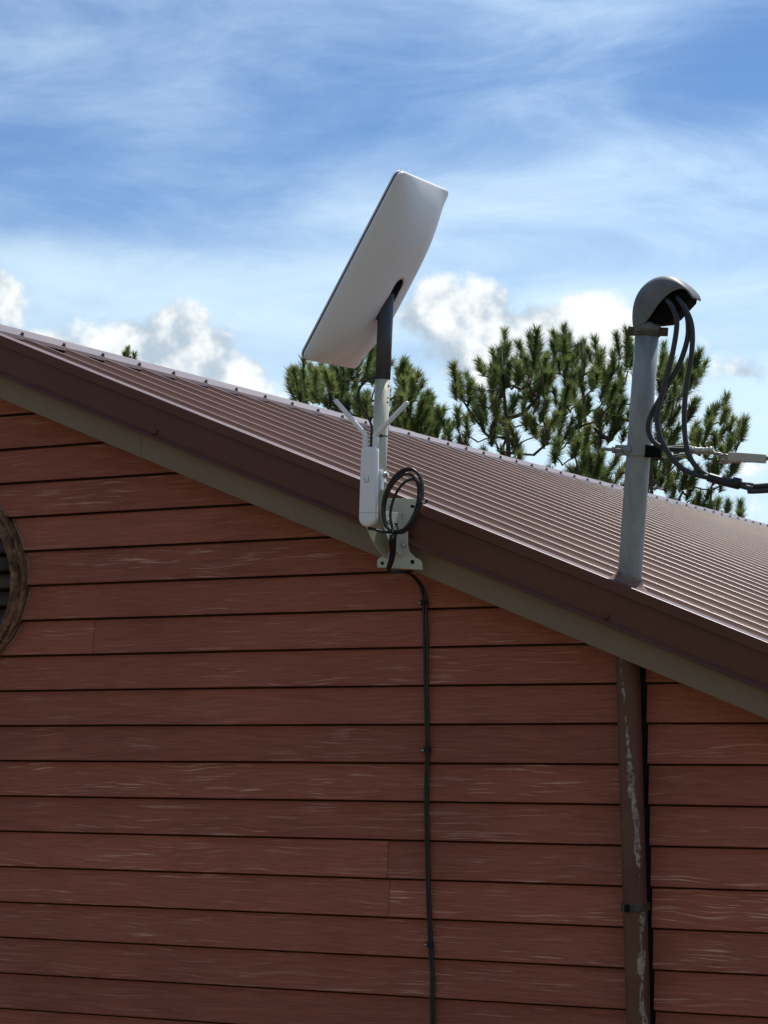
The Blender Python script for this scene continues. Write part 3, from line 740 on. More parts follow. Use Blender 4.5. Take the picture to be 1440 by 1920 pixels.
# ------------------------------------------------------------------ access point
AY = PY-0.055
apb = at(690.3, 988, AY); apt = at(694.2, 839, AY)
AU = (apt-apb).normalized(); AX = Vector((1, 0, 0)); AX = (AX-AU*AX.dot(AU)).normalized(); AF = AX.cross(AU)   # AF towards the back
AF = Vector((0, -1, 0)); AF = (AF-AU*AF.dot(AU)-AX*AF.dot(AX)).normalized()
ap = empty('wireless_access_point', apb)
tag(ap, 'slim white outdoor wireless access point with two angled antennas, clamped to the tube', 'access point')
alen = (apt-apb).length; AW, AD = 0.0235, 0.0150
def ap_ring(z, w, d, n=28, p=3.2):
    out = []
    for i in range(n):
        an = 2*math.pi*i/n; c_, s_ = math.cos(an), math.sin(an)
        out.append(apb + AU*z + AX*w*math.copysign(abs(c_)**(2/p), c_) + AF*d*math.copysign(abs(s_)**(2/p), s_))
    return out
def loft(ringlist, name, mat, parent, lo=True, hi=True):
    b = MB(); n = len(ringlist[0]); vs = [p for r_ in ringlist for p in r_]
    fs = [(i*n+j, i*n+(j+1) % n, (i+1)*n+(j+1) % n, (i+1)*n+j) for i in range(len(ringlist)-1) for j in range(n)]
    b.add(vs, fs, True)
    if lo: b.f.append(list(range(n))); b.sm.append(True)
    if hi: b.f.append([(len(ringlist)-1)*n+j for j in range(n)]); b.sm.append(True)
    return b.build(name, mat, parent)
capz = 0.036
R_ = []
for t in range(0, 9):
    s = t/8; z = 0.024*s; w = AW*math.sqrt(max(0.02, 1-(1-s)**2.2)); R_.append(ap_ring(z, w, AD*(0.55+0.45*math.sqrt(max(0, 1-(1-s)**2)))))
R_.append(ap_ring(capz-0.0012, AW, AD)); loft(R_, 'end_cap', MT['white'], ap, True, False)
loft([ap_ring(capz-0.0012, AW-0.0012, AD-0.001), ap_ring(capz, AW-0.0012, AD-0.001)], 'seam', MT['logo'], ap, False, False)
body = loft([ap_ring(capz, AW, AD), ap_ring(alen*0.5, AW*0.985, AD), ap_ring(alen-0.014, AW*0.965, AD), ap_ring(alen-0.004, AW*0.945, AD*0.97), ap_ring(alen, AW*0.86, AD*0.85)], 'body', MT['white'], ap, False, True)
for sx in (-1, 1):
    c0 = apb + AU*(alen-0.030) + AX*sx*0.0142
    MB().tube([c0, c0+AU*0.052, c0+AU*0.058], [0.0082, 0.0078, 0.0066], 18).build('antenna_stub', MT['white'], ap)
    j0 = apb + AU*(alen+0.0285) + AX*sx*0.0115
    tip = at(627.5, 749, AY) if sx < 0 else at(765.5, 753.5, AY)
    dv = (tip-j0).normalized(); ln = (tip-j0).length
    MB().tube([j0-dv*0.004, j0, j0+dv*(ln-0.006), j0+dv*(ln-0.002), j0+dv*ln], [0.0052, 0.0066, 0.0060, 0.0050, 0.0022], 16).build('antenna', MT['white'], ap)
# printed U mark
lz = alen*0.585; ub = MB()
pts = []
for i in range(9): 
    an = math.pi + math.pi*i/8; pts.append(apb + AU*(lz+0.0055*math.sin(an)) + AX*(-0.001+0.0055*math.cos(an)) + AF*(AD+0.0002))
pts = [pts[0]+AU*0.006] + pts + [pts[-1]+AU*0.009]
ub.tube(pts, [0.0010]+[0.0014]*9+[0.0010], 6)
for dz, dx in ((0.0085, -0.0045), (0.0105, -0.0065), (0.012, -0.0040)): ub.disc(apb+AU*(lz+dz)+AX*dx+AF*(AD-0.0002), AF, 0.0009, 0.0008, 6)
ub.build('logo', MT['logo'], body)
# rear bracket and band clamp
ck = at(712, 892, AY+0.02)
b = MB(); b.box(apb+AU*(alen*0.60)+AX*0.012-AF*0.021, (0.030, 0.014, 0.052)); b.build('bracket', MT['white'], ap)
cz = apb.z + alen*0.60
pc = pole_b + PD*((cz-pole_b.z)/PD.z)
b = MB()
for k in range(30):
    a0, a1 = 2*math.pi*k/30, 2*math.pi*(k+1)/30
    p0 = Vector((math.cos(a0), math.sin(a0), 0)); p1 = Vector((math.cos(a1), math.sin(a1), 0))
    vs = [pc+p*rr+Vector((0, 0, zz)) for p in (p0, p1) for rr in (0.0200, 0.0209) for zz in (-0.004, 0.004)]
    b.add(vs, [(0, 1, 3, 2), (4, 6, 7, 5), (0, 4, 5, 1), (2, 3, 7, 6), (1, 5, 7, 3), (0, 2, 6, 4)])
b.build('band_clamp', MT['steel'], ap)
s0 = at(714.5, 890.5, PY-0.026); s1 = at(728, 889, PY-0.026)
b = MB(); b.tube([s0, s0+(s1-s0)*0.75, s0+(s1-s0)*0.76, s1], [0.0062, 0.0062, 0.0045, 0.0045], 14); b.disc(s0-(s1-s0)*0.12, (s1-s0), 0.0078, 0.004, 8)
b.build('clamp_screw', MT['steel'], ap)

# ------------------------------------------------------------------ cables on the mount
def cable(name, pts, r, label, mat='cable', cat='cable', group=None, sub=8, n=10):
    p = spline(pts, sub); b = MB().tube(p, r, n)
    o = b.build(name, MT[mat], None, loc=p[-1]); return tag(o, label, cat, group)
cable('jumper_cable', [at(722, 707, PY-0.004), at(704, 707.5, PY-0.017), at(690, 712, PY-0.03), at(677, 724, PY-0.04), at(672, 737, PY-0.045), at(676, 756, PY-0.045), at(686, 775, PY-0.045),
      at(694.5, 792, PY-0.045), at(697, 802, PY-0.05), at(696.5, 822, AY), at(696, 843, AY)], 0.0034, 'thin black cable bowing out beside the tube down to the access point')
# coil: four wandering turns hung beside the tube
rc = random.Random(3)
coil_pts = []
turns = 4
CY = PY-0.024
def coil_px(th, k):
    """px offset on the loop; th=0 at the bottom, clockwise"""
    jx = [0, -5.0, 4.0, -3.0][k % 4]; jy = [0, 4.0, 9.0, -2.5][k % 4]
    ca, sa = math.sin(th), -math.cos(th)
    rx, ry = 33+[0, -3.5, -7, 1][k % 4], 61+[0, -4, -9, 0][k % 4]
    x, y = rx*ca, -ry*sa
    if y > 0: x *= 1.0
    t = math.radians(17); xx = x*math.cos(t)-y*math.sin(t); yy = x*math.sin(t)+y*math.cos(t)
    return 757+xx+jx, 940+yy+jy
for k in range(turns):
    for s in range(12):
        th = 2*math.pi*s/12
        x, y = coil_px(th, k)
        pinch = 1.0
        coil_pts.append(at(x, y, CY - 0.0055*k - 0.012*math.sin(th*0.5) + rc.uniform(-.002, .002)))
coil_pts = [at(690, 991, AY+0.005), at(699, 991.5, AY+0.012), at(711, 995.5, AY+0.015), at(727, 998, CY-0.012)] + coil_pts + [at(738, 1002, CY-0.02), at(736.5, 1015, CY-0.014), at(737, 1030, -0.235), at(735, 1048, -0.20), at(730.5, 1062, -0.175), at(728, 1069, -0.160)]
coil = cable('coiled_cable', coil_pts, 0.0036, 'loose oval coil of black cable tied beside the white access point', sub=6)
# ties are parts of the coil they bind
def tie_part(px, py, rx, ang, depth):
    p = at(px, py, depth); b = MB(); pts = []
    ax = Vector((math.cos(ang), 0, math.sin(ang)))
    for i in range(17):
        a = 2*math.pi*i/16; pts.append(p + ax*rx*math.cos(a) + Vector((0, 1, 0))*0.018*math.sin(a))
    b.tube(pts, 0.0019, 6, False); b.box(p+ax*(rx+0.003), (0.008, 0.007, 0.006)); b.build('cable_tie', MT['cable'], coil)
tie_part(740, 994, 0.012, math.radians(75), CY-0.014)
tie_part(791, 943, 0.012, math.radians(15), CY-0.018)
# zip tie round the tube
zc = at(717, 818, PY).z; pcz = pole_b + PD*((zc-pole_b.z)/PD.z); b = MB()
b.tube([pcz+Vector((math.cos(2*math.pi*i/28)*0.0204, math.sin(2*math.pi*i/28)*0.0204, 0.001*math.sin(2*math.pi*i/14))) for i in range(29)], 0.0016, 6, False)
b.box(pcz+Vector((0.012, -0.019, 0)), (0.008, 0.007, 0.005)); b.build('cable_tie', MT['cable'], mount)
# second lead that drops with the coil tail
YW = -0.0215
wall_pts = [(741, 1070.5, -.150), (757, 1072, -.128), (771, 1077.5, -.090), (784, 1092, -.055), (791.5, 1108, -.032), (794, 1130, YW), (794.8, 1175, YW), (795.8, 1225, YW), (796.8, 1284, YW), (798.3, 1355, YW), (799.2, 1406, YW), (798.2, 1450, YW),
            (797.4, 1500, YW), (798.6, 1570, YW), (800.2, 1640, YW), (802.2, 1708, YW), (805, 1768, YW), (808.5, 1830, YW), (808.6, 1880, YW), (809.4, 1935, YW), (810, 2100, YW), (811, 2600, YW)]
cable('antenna_lead', [at(743, 1000, CY-0.014), at(740.5, 1015, CY-0.008), at(740, 1032, -0.228), at(737, 1050, -0.19), at(731, 1066, -0.165), at(733, 1071, -0.158)] + [at(*p) for p in wall_pts], 0.0037,
      'left of two black cables running down the red siding from the antenna mount')
wall2 = [(742, 1072.5, -.150), (759, 1073.5, -.124), (774, 1079, -.085), (787, 1092, -.052), (795.5, 1107, -.030), (799, 1130, YW-.002), (800.8, 1175, YW), (801.2, 1215, YW), (801, 1255, YW), (801.2, 1284, YW), (802.6, 1355, YW), (803.6, 1406, YW), (802.8, 1450, YW),
         (801.8, 1500, YW), (803, 1570, YW), (804.6, 1640, YW), (806.6, 1708, YW), (809.6, 1768, YW), (812.6, 1830, YW), (812.8, 1880, YW), (813.8, 1935, YW), (814.5, 2100, YW), (815.5, 2600, YW)]
cable('antenna_lead', [at(733, 1003, CY-0.012), at(731.5, 1018, CY-0.004), at(733, 1034, -0.222), at(731, 1050, -0.188), at(727, 1065, -0.166), at(731, 1071.5, -0.158)] + [at(*p) for p in wall2], 0.0037,
      'right of two black cables running down the red siding from the antenna mount')
for (px, py, lab) in ((794, 1130, 'uppermost small black clip holding the cables to the siding, just below the mount'), (799.6, 1406.5, 'middle small black clip with a white screw holding the cables to the siding'),
                     (805.4, 1771.5, 'lowest small black clip with a white screw holding the cables to the siding')):
    p = at(px+2, py, YW); cl = empty('cable_clip', p)
    b = MB(); pts = []
    for i in range(9):
        a = math.pi*i/8; pts.append(p + Vector((0.0085*math.cos(a), -0.0075*math.sin(a), 0)))
    for zz in (-0.005, 0.0, 0.005): b.tube([q+Vector((0, 0, zz)) for q in pts], 0.0020 if zz else 0.0024, 6)
    b.box(p+Vector((-0.0115, 0.001, 0)), (0.009, 0.009, 0.011)); b.build('saddle', MT['cable'], cl)
    MB().disc(p+Vector((-0.0120, -0.0035, 0)), (0, -1, 0), 0.0036, 0.0035, 10, 1).build('screw', MT['screwm'], cl)
    tag(cl, lab, 'cable clip', 'clips on the antenna cables')

# ------------------------------------------------------------------ service mast
MY = -0.047
m0 = at(1181, 1075, MY); m1 = at(1213.6, 622, MY); MU = (m1-m0).normalized()
svc = empty('service_mast', at(1198, 2440, MY))
svc.location = (PIPE_X1, MY, 0.0)
tag(svc, 'galvanised electrical service mast through the roof edge with curved weatherhead', 'service mast')
foot = m0 + MU*(-0.045)
mast2 = MB().tube([m0-MU*0.05, m0, m0+MU*0.2, m0+MU*0.4, m1], 0.0302, 36).build('upper_conduit', MT['galv'], svc)
ltop = Vector((PIPE_X0-0.001, MY+0.002, H+0.10))
low = [ltop, at(1178, 1267, MY), at(1196.5, 1900, MY)]
d_ = (low[2]-low[1]).normalized(); low.append(low[2]+d_*((low[2].z-0.0)/-d_.z))
MB().tube(spline(low, 6), 0.0302, 32).build('lower_pipe', MT['pipe'], svc)
# sealant boot at the roof
b = MB(); pz = roof_pt(m0.x-0.012, MY, PAN)
for_r = []
ring0 = []; ring1 = []; ring2 = []
rs = random.Random(11)
for i in range(28):
    a = 2*math.pi*i/28; w = 1+0.10*mnoise.noise(Vector((math.cos(a)*2, math.sin(a)*2, 1)))
    ca, sa = math.cos(a), math.sin(a)
    def onroof(x, y, d): return Vector((x, y, SL*x + ZE - d))
    cx = m0.x - 0.0045
    ring0.append(onroof(cx+0.047*w*ca, MY+0.044*w*sa, -0.0035)); ring1.append(onroof(cx+0.038*w*ca, MY+0.036*w*sa, -0.010+rs.uniform(-.002, .002)))
    q = m0 + Vector((0.0312*ca, 0.0312*sa, 0)); ring2.append(Vector((q.x, q.y, SL*q.x+ZE+0.022+rs.uniform(-.006, .008))))
vs = ring0+ring1+ring2
b.add(vs, [(k*28+i, k*28+(i+1) % 28, (k+1)*28+(i+1) % 28, (k+1)*28+i) for k in range(2) for i in range(28)], True)
b.build('sealant_boot', MT['mastic'], svc)
# clamp band below the hood
cc = m1 - MU*0.0
AXm = Vector((1, 0.10, 0)); AXm = (AXm-MU*AXm.dot(MU)).normalized(); AYm = MU.cross(AXm)
def mring(c, r0, r1, hgt, name, mat, parent, n=32):
    b = MB(); vs = []
    for i in range(n):
        a = 2*math.pi*i/n; d = AXm*math.cos(a)+AYm*math.sin(a)
        vs += [c+d*r0-MU*hgt/2, c+d*r1-MU*hgt/2, c+d*r1+MU*hgt/2, c+d*r0+MU*hgt/2]
    fs = []
    for i in range(n):
        j = (i+1) % n
        for k in range(4): fs.append((i*4+k, i*4+(k+1) % 4, j*4+(k+1) % 4, j*4+k))
    b.add(vs, fs, False); return b
b = mring(cc, 0.0306, 0.0335, 0.022, '', None, None)
b.box(cc-AXm*0.041, (0.016, 0.010, 0.022), Matrix((AXm, AYm, MU)).transposed()); b.box(cc+AXm*0.043-AYm*0.006, (0.022, 0.006, 0.022), Matrix((AXm, AYm, MU)).transposed())
b.build('clamp_band', MT['rust'], svc)
MB().disc(cc+AXm*0.046-AYm*0.009, -AYm, 0.0048, 0.005, 6).build('bolt', MT['rust'], svc)
# hood: collar plus swept shell, opening to the right and down
hood_c = cc + MU*0.010
HF = Vector((0.995, -0.10, 0)).normalized()      # direction the mouth faces
HS = Vector((0, 0, 1)).cross(HF).normalized()
n = 26; vs = []
# profile curve towards the mouth (x) and height (z), with an arched section at every station
stn = [(-0.0340, 0.000), (-0.0360, 0.030), (-0.0330, 0.060), (-0.0220, 0.089), (0.0000, 0.112), (0.0300, 0.126), (0.0620, 0.1265), (0.0920, 0.115), (0.1150, 0.095), (0.1300, 0.075), (0.1360, 0.058)]
rim = [(-0.012, -0.002), (-0.002, 0.001), (0.010, 0.007), (0.025, 0.020), (0.042, 0.041), (0.060, 0.059), (0.080, 0.073), (0.100, 0.081), (0.117, 0.081), (0.128, 0.073), (0.1350, 0.057)]
hw = [0.0340, 0.0365, 0.0390, 0.0415, 0.0440, 0.0460, 0.0465, 0.0455, 0.0440, 0.0390, 0.0290]
for (tx, tz), (bx, bz), w_ in zip(stn, rim, hw):
    for j in range(n):
        a = math.pi*j/(n-1)                       # 0..pi across the arch
        ca, sa = math.cos(a), math.sin(a)
        k_ = sa**0.62
        x = bx + (tx-bx)*k_; z = bz + (tz-bz)*k_
        y = w_*math.copysign(abs(ca)**0.80, ca)
        vs.append(hood_c + HF*x + HS*y + Vector((0, 0, z)))
fs = [(i*n+j, i*n+j+1, (i+1)*n+j+1, (i+1)*n+j) for i in range(len(stn)-1) for j in range(n-1)]
b = MB(); b.add(vs, fs, True); hood = b.build('weatherhead', MT['hood'], svc)
sol = hood.modifiers.new('solid', 'SOLIDIFY'); sol.thickness = 0.0055; sol.offset = -1
sb = hood.modifiers.new('sub', 'SUBSURF'); sb.levels = 1; sb.render_levels = 2
# collar and inner dark insulator
MB().tube([hood_c-MU*0.012, hood_c+Vector((0, 0, 0.010))], [0.0340, 0.0345], 30).build('collar', MT['hood'], svc)
ins = [(-0.010, 0.004), (0.060, 0.004), (0.082, 0.016), (0.122, 0.052), (0.126, 0.066), (0.112, 0.082), (0.078, 0.080), (0.040, 0.055), (0.006, 0.030)]
b = MB(); b.prism([hood_c + HF*x + Vector((0, 0, z)) - HS*0.026 for x, z in ins], HS*0.058); b.build('insulator', MT['dark'], svc, bevel=0.006)
# pipe strap on the lower pipe
sp = at(1189, 1700, MY); b = MB()
pts = [sp + Vector((0.0315*math.cos(a), -0.0315*math.sin(a), 0)) for a in [math.pi*i/14 for i in range(15)]]
pts = [pts[0]+Vector((0.0, 0.028, 0))] + pts + [pts[-1]+Vector((0.0, 0.028, 0))]
for zz in (-0.008, -0.004, 0, 0.004, 0.008): b.tube([p+Vector((0, 0, zz)) for p in pts], 0.0024, 6)
b.build('pipe_strap', MT['rust'], svc)
MB().box(sp+Vector((-0.008, -0.0345, 0)), (0.012, 0.006, 0.018)).build('strap_bolt', MT['dark'], svc)
# dead-end clamp half way up
kc = at(1196, 846, MY); kc = m0 + MU*((kc-m0).dot(MU))
b = mring(kc, 0.0306, 0.0345, 0.026, '', None, None); RM = Matrix((AXm, AYm, MU)).transposed()
b.box(kc-AXm*0.044-AYm*0.004, (0.030, 0.010, 0.026), RM)
b.build('dead_end_clamp', MT['galv'], svc)
b = MB(); b.tube([kc-AXm*0.030-AYm*0.010, kc-AXm*0.086-AYm*0.010], 0.0045, 10); b.tube([kc-AXm*0.058-AYm*0.010, kc-AXm*0.066-AYm*0.010], 0.0090, 6); b.build('bolt', MT['galv'], svc)
MB().disc(kc-AXm*0.022-AYm*0.031, -AYm, 0.0105, 0.008, 16, 1).build('carriage_bolt', MT['galv'], svc)
b = MB(); b.box(kc+AXm*0.040-AYm*0.014, (0.044, 0.026, 0.030), RM); b.build('insulator_block', MT['dark'], svc, bevel=0.003)

# ------------------------------------------------------------------ service cables
WY = MY-0.060
def far(px, py, Y, s): p = at(px, py, Y); return p
def off_right(p, q, ln):
    d = (q-p).normalized(); return q + d*ln
A = [(1248, 560, WY+.03), (1257, 570, WY), (1265.5, 587, WY-.01), (1269, 610, WY-.012), (1262.5, 655, WY-.012), (1250.5, 705, WY-.012), (1239.5, 745, WY-.012), (1232.5, 780, WY-.012), (1235, 810, WY-.012), (1245, 835, WY-.012), (1260, 859, WY-.012),
     (1280, 879, WY-.012), (1306, 890, WY-.012), (1330, 896, WY-.012), (1354, 902, WY-.012), (1381, 909, WY-.012), (1410, 916, WY-.012), (1440, 919.5, WY-.012)]
B = [(1268, 556, WY+.03), (1276, 566, WY+.005), (1286.5, 587, WY), (1290.5, 610, WY), (1288, 640, WY), (1274, 682, WY), (1254, 718, WY), (1235, 752, WY+.002), (1221, 777, WY+.004), (1215.5, 800, WY+.004), (1220, 820, WY+.002), (1232, 834, WY), (1250, 841.5, WY+.004), (1272, 843, WY+.006), (1294, 844, WY+.008)]
Cc = [(1272, 560, WY+.032), (1282, 574, WY), (1294.5, 600, WY-.006), (1298.5, 630, WY-.008), (1296, 670, WY-.008), (1289.5, 708, WY-.008), (1284.5, 748, WY-.008), (1283, 792, WY-.008), (1286, 830, WY-.008), (1294, 858, WY-.008), (1308, 878, WY-.008), (1328, 892, WY-.006), (1356, 900, WY-.004), (1386, 907, WY-.004), (1412, 910, WY-.006), (1440, 910.5, WY-.006)]
def wire_pts(lst, ext, droop=0.0):
    p = [at(*q) for q in lst]
    if ext:
        d = (p[-1]-p[-2]).normalized(); d = Vector((d.x, d.y, 0.02)).normalized()
        for k in (0.5, 1.5, 3.0, 6.0): p.append(p[len(lst)-1] + d*k + Vector((0, -0.02*k, 0.010*k*k)))
    return p
def wire(name, lst, r, label, ext=True, mat='svc'):
    p = spline(wire_pts(lst, ext), 8); o = MB().tube(p, r, 12).build(name, MT[mat], None, loc=p[0]); return tag(o, label, 'cable')
wA = wire('service_cable', A, 0.0066, 'grey service cable leaving the weatherhead nearest the mast and looping lowest to the right')
wB = wire('service_cable', B, 0.0066, 'grey service cable looping closest to the mast and back to its clamp', False)
wC = wire('service_cable', Cc, 0.0066, 'outermost grey service cable hanging almost straight down from the weatherhead')
# black tape where two legs join
tp = [at(x, y, WY-0.010) for x, y in ((1328, 894.5), (1345, 899.5), (1362, 904), (1385, 909.5))]
b = MB(); b.tube(spline(tp, 5), 0.0112, 14); b.tube([at(1374, 904, WY-.010), at(1388, 907.5, WY-.010)], 0.0135, 14)
tag(b.build('tape_wrap', MT['cable'], None, loc=tp[0]), 'black tape wrap joining the two lower service cables', 'tape wrap')
# bare neutral: splice, strands, wedge clamp, guy wire
nz = WY+0.008
neu = empty('neutral_wire', at(1294, 844, nz))
tag(neu, 'bare twisted neutral wire with silver splice and pale clamp, running off to the right', 'wire')
sp_p = spline([at(1290, 844, nz), at(1304, 845, nz), at(1322, 845.5, nz), at(1338, 843, nz)], 6); b = MB()
b.tube(sp_p, [0.0085+0.003*mnoise.noise(Vector((i*0.9, 0, 0))) for i in range(len(sp_p))], 10, True, False); b.build('splice', MT['alu'], neu)
strand0 = spline([at(1325, 845, nz), at(1345, 851, nz), at(1370, 856, nz), at(1440, 860, nz), at(1440, 860, nz)+Vector((1.2, -0.35, 0.03)), at(1440, 860, nz)+Vector((5, -1.4, 0.30))], 12)
for ph in (0, 2.1, 4.2):
    pts = []
    acc = 0
    for i, p in enumerate(strand0):
        if i: acc += (p-strand0[i-1]).length
        a = ph + acc*120; pts.append(p + UP*0.0030*math.cos(a) + FW*0.0030*math.sin(a))
    MB().tube(pts, 0.0026, 6).build('strand', MT['alu'], neu)
w0, w1 = at(1366, 855.5, nz), at(1436, 860.5, nz); wd = (w1-w0).normalized(); wx = wd.cross(UP).normalized(); RW = Matrix((wd, wx, wx.cross(wd)*-1)).transposed()
b = MB(); b.box((w0+w1)/2, ((w1-w0).length, 0.022, 0.0225), RW); b.build('wedge_clamp', MT['wedge'], neu, bevel=0.003)
lp = [w1 + UP*(0.009*math.sin(a)) + wd*(0.014*math.cos(a)-0.012) - wx*0.013 for a in [2*math.pi*i/14 for i in range(12)]]
MB().tube(lp, 0.0022, 8).build('bail', MT['alu'], neu)
for k, (y0, y1, dz) in enumerate(((839, 836, -1), (847, 850, 1))):
    pts = spline([at(1246, y0+2, WY+0.002), at(1265, y0-3 if k == 0 else y0+6, nz), at(1285, y1+1, nz), at(1305, y1+3 if k == 0 else y1-1, nz)], 6)
    MB().tube(pts, 0.0017, 6).build('tie_wire', MT['alu'], neu)

# ------------------------------------------------------------------ pines
def pine(name, label, tips, trunk_px, top_py, Y, seed, r0=0.11, fill=None, sat=2, size=1.0, spread=0.8):
    rg = random.Random(seed)
    base = at(trunk_px, 1000, Y); base.z = 0.0
    root = empty(name, base); tag(root, label, 'tree', 'pines behind the house')
    topz = at(trunk_px, top_py, Y).z
    nodes = []; parent = []; radius = []
    NTk = 16
    for i in range(NTk+1):
        t = i/NTk; z = topz*t
        nodes.append(Vector((base.x + 0.10*mnoise.noise(Vector((z*0.5, seed, 0))), base.y + 0.10*mnoise.noise(Vector((z*0.5, seed, 9))), z)))
        parent.append(i-1)
    tip_nodes = []
    pts = [(x, y, True) for x, y in tips]
    if fill:
        (fx0, fx1, fy0, fy1, cnt) = fill
        for _ in range(cnt): pts.append((rg.uniform(fx0, fx1), rg.uniform(fy0, fy1), False))
    P3 = []
    for x, y, _ in pts:
        p = at(x, y, Y); p.y += rg.gauss(0, spread); k = (p.y-CAM.y)/(Y-CAM.y)
        q = ray(x, y); P3.append(CAM + q*((p.y-CAM.y)/q.y))
    axis = lambda p: math.hypot(p.x-base.x, p.y-base.y)
    P3.sort(key=axis)
    b = MB(); needles_v = []; needles_f = []; tint = []
    # branches: hook each shoot to a nearby node that lies lower and nearer the trunk
    for p in P3:
        best = None
        for i, q in enumerate(nodes):
            if axis(q) > axis(p)+0.02: continue
            d = (p-q); drop = d.z
            c_ = d.length + (1.2 if drop < -0.05 else 0) + 0.55*max(0, 0.30-drop) + (0.0 if i <= NTk else 0.05)
            if d.length < 0.08: c_ += 1.0
            if best is None or c_ < best[0]: best = (c_, i)
        q = nodes[best[1]]
        base_p = p - Vector((0, 0, 0.10))
        mid = q.lerp(base_p, 0.55) + Vector((rg.uniform(-.06, .06), rg.uniform(-.06, .06), -0.06-0.05*(base_p-q).length))
        nodes.append(mid); parent.append(best[1]); nodes.append(base_p); parent.append(len(nodes)-2); tip_nodes.append(len(nodes)-1)
    # load on each node -> radius
    load = [0]*len(nodes)
    for t in tip_nodes: load[t] += 1
    for i in range(len(nodes)-1, NTk, -1): load[parent[i]] += load[i]
    def rad(i): return 0.007*math.sqrt(max(1, load[i]))+0.002
    for i in range(NTk+1, len(nodes)):
        a = nodes[parent[i]]; c_ = nodes[i]
        m_ = a.lerp(c_, 0.5) + Vector((rg.uniform(-.02, .02), rg.uniform(-.02, .02), rg.uniform(-.02, .02)))
        ra = min(rad(i)*1.15, 0.05); b.tube([a, m_, c_], [ra, (ra+rad(i))*0.48, rad(i)*0.85], 5)
    b.tube(nodes[:NTk+1], [r0*(1-0.90*i/NTk) for i in range(NTk+1)], 9)
    b.build('trunk', MT['wood'], root)
    # shoots
    def shoot(p, ax, ln, nn, nl, tn):
        ax = ax.normalized(); o1 = ax.orthogonal().normalized(); o2 = ax.cross(o1)
        for k in range(nn):
            s = rg.random()**0.8; an = rg.uniform(0, 2*math.pi)
            el_ = math.radians(rg.uniform(28, 82))*(1.0-0.50*s)
            d = ax*math.cos(el_) + (o1*math.cos(an)+o2*math.sin(an))*math.sin(el_)
            d.z -= 0.10*rg.random(); d.normalize()
            st = p + ax*ln*s; le = nl*rg.uniform(0.75, 1.15)
            sd = d.cross(Vector((rg.uniform(-1, 1), rg.uniform(-1, 1), rg.uniform(-1, 1)))).normalized()*0.0045
            i0 = len(needles_v); needles_v.extend((st-sd, st+sd, st+d*le)); needles_f.append((i0, i0+1, i0+2))
            tint.append(min(1, max(0, tn + rg.uniform(-.18, .18))))
    for p in P3:
        out = Vector((p.x-base.x, p.y-base.y, 0)); out = out.normalized()*min(0.6, out.length*0.3) if out.length > 1e-3 else Vector((0, 0, 0))
        tn = rg.uniform(0.12, 0.85)
        ax = Vector((out.x+rg.uniform(-.34, .34), out.y+rg.uniform(-.34, .34), 1.0))
        ln = rg.uniform(0.22, 0.34)*size
        shoot(p-ax.normalized()*0.14*size, ax, ln, int(330*size), 0.140*size, tn)
        for s in range(sat):
            q = p + Vector((rg.uniform(-.14, .14), rg.uniform(-.20, .20), rg.uniform(-.24, .02)))*size
            ax2 = ax + Vector((q.x-p.x, q.y-p.y, 0))*2.4
            b2 = p - Vector((0, 0, 0.16))
            shoot(q-ax2.normalized()*0.10, ax2, ln*0.75, int(230*size), 0.130*size, min(1, max(0, tn+rg.uniform(-.25, .25))))
    me = bpy.data.meshes.new('crown'); me.from_pydata([tuple(v-base) for v in needles_v], [], needles_f)
    at_ = me.attributes.new('tint', 'FLOAT', 'FACE'); at_.data.foreach_set('value', tint)
    me.materials.append(MT['needle']); o = bpy.data.objects.new('crown', me); col.objects.link(o); o.parent = root
    return root

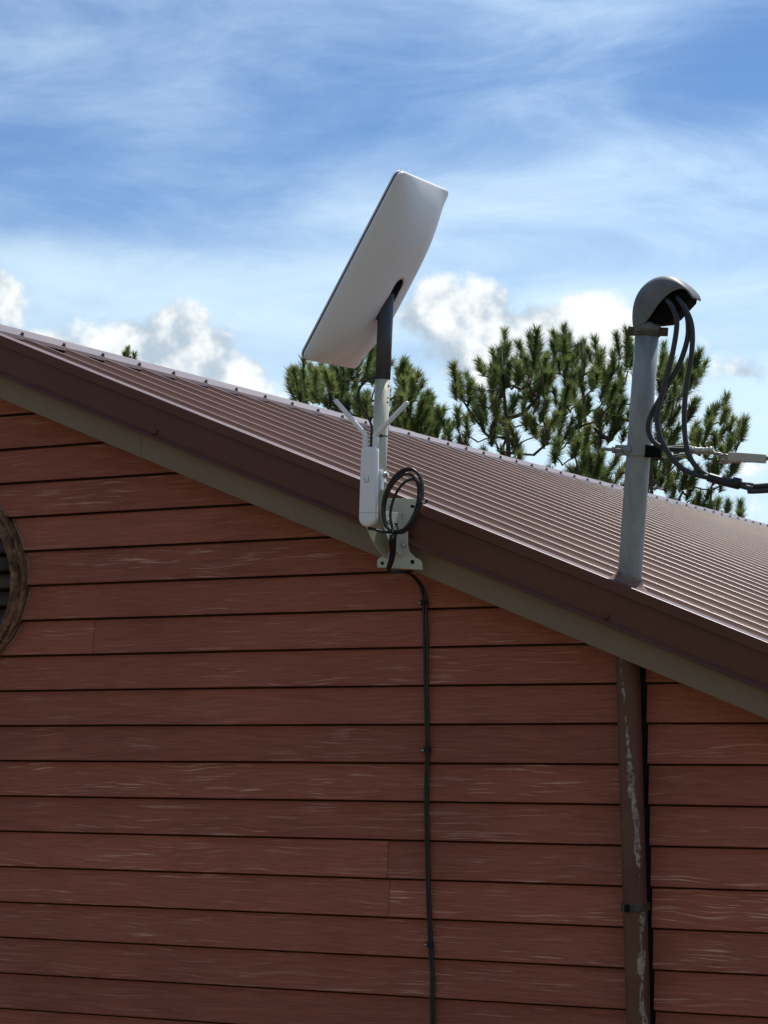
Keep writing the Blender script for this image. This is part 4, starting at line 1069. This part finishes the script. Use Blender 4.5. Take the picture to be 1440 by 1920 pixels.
def crop(lst, ox, oy, s): return [(ox+x/s, oy+y/s) for x, y in lst]
T2 = crop([(75,240),(150,290),(190,210),(235,220),(295,110),(300,160),(365,140),(430,100),(440,150),(470,200),(270,300),(200,330),(350,230),(400,250),(160,360),(100,300),(90,440),(130,470),(440,300),(480,300),(330,380),(250,400),(380,420),(190,430),(460,400),(420,480),(540,420),(560,500),(480,500),(350,550),(600,560),(520,560),(650,600),(700,570),(760,640),(640,540),(250,250),(310,250),(380,320),(440,220),(240,480),(300,480)], 820, 600, 2.3226)
T3 = crop([(555,70),(520,100),(510,140),(575,110),(630,130),(690,130),(640,180),(700,190),(560,210),(620,250),(680,260),(830,110),(790,130),(770,190),(830,190),(800,250),(740,250),(720,320),(760,330),(800,330),(600,340),(650,380),(740,400),(800,400),(710,460),(780,450),(620,430),(560,340),(590,300),(985,180),(1000,230),(1130,190),(1110,220),(1060,250),(1070,230),(970,210),(1030,300),(1090,290),(980,350),(1010,380),(1100,400),(1020,440),(960,480),(1030,500),(980,560),(940,640),(990,640),(960,700)], 820, 600, 2.3226)
T4 = crop([(1285,350),(1280,410),(1230,410),(1210,450),(1200,500),(1150,480),(1160,520),(1365,460),(1345,485),(1310,500),(1240,520),(1290,560),(1210,560),(1310,650),(1250,640),(1230,660),(1170,790),(1200,780),(1060,750),(1040,650),(1100,700),(1150,680),(1130,740),(1250,810),(1290,830),(1350,850)], 806, 604, 2.3226)
T1 = crop([(90,230),(110,270),(150,200),(140,260),(190,190),(230,180),(200,240),(260,230),(280,190),(330,190),(300,260),(340,250),(370,180),(400,170),(440,150),(460,110),(470,130),(480,190),(590,170),(610,200),(580,240),(600,270),(650,230),(660,280),(630,340),(670,370),(690,330),(620,400),(660,420),(400,350),(430,370),(320,320),(270,310),(380,300),(440,320),(560,330),(580,380),(600,420),(450,390),(230,290),(170,280),(350,360)], 507, 620, 2.4)
T1b = crop([(735,330),(720,380),(760,400),(740,430),(790,400),(700,430),(770,450),(720,460),(735,370)], 500, 620, 2.4)
pine('pine_tree', 'pine with needle tufts behind the ridge, partly hidden by the satellite dish', T1, 645, 668, 18.5, 5, fill=(560, 800, 800, 900, 16))
pine('pine_tree', 'small dark young pine peeping over the ridge right of the dish tube', T1b, 806, 765, 20.5, 6, 0.06, sat=3, size=0.8, spread=0.3)
pine('pine_tree', 'bushy pine behind the ridge midway between the dish and the service mast', T2, 955, 655, 18.0, 8, fill=(880, 1120, 860, 960, 22))
pine('pine_tree', 'tallest pine behind the ridge, with the service mast in front of it', T3, 1104, 640, 19.5, 9, fill=(1050, 1240, 880, 990, 18))
pine('pine_tree', 'sparse open pine right of the service mast, its limbs reaching out to the right', T4, 1225, 800, 17.2, 12, 0.09, sat=1, fill=(1180, 1290, 960, 1040, 8), size=0.9, spread=0.5)
pine('pine_tree', 'single tiny pine tip poking over the ridge at far left', [(240, 663), (234, 672), (251, 676), (243, 690)], 242, 668, 19.0, 14, 0.05, sat=1, size=0.7, spread=0.2)
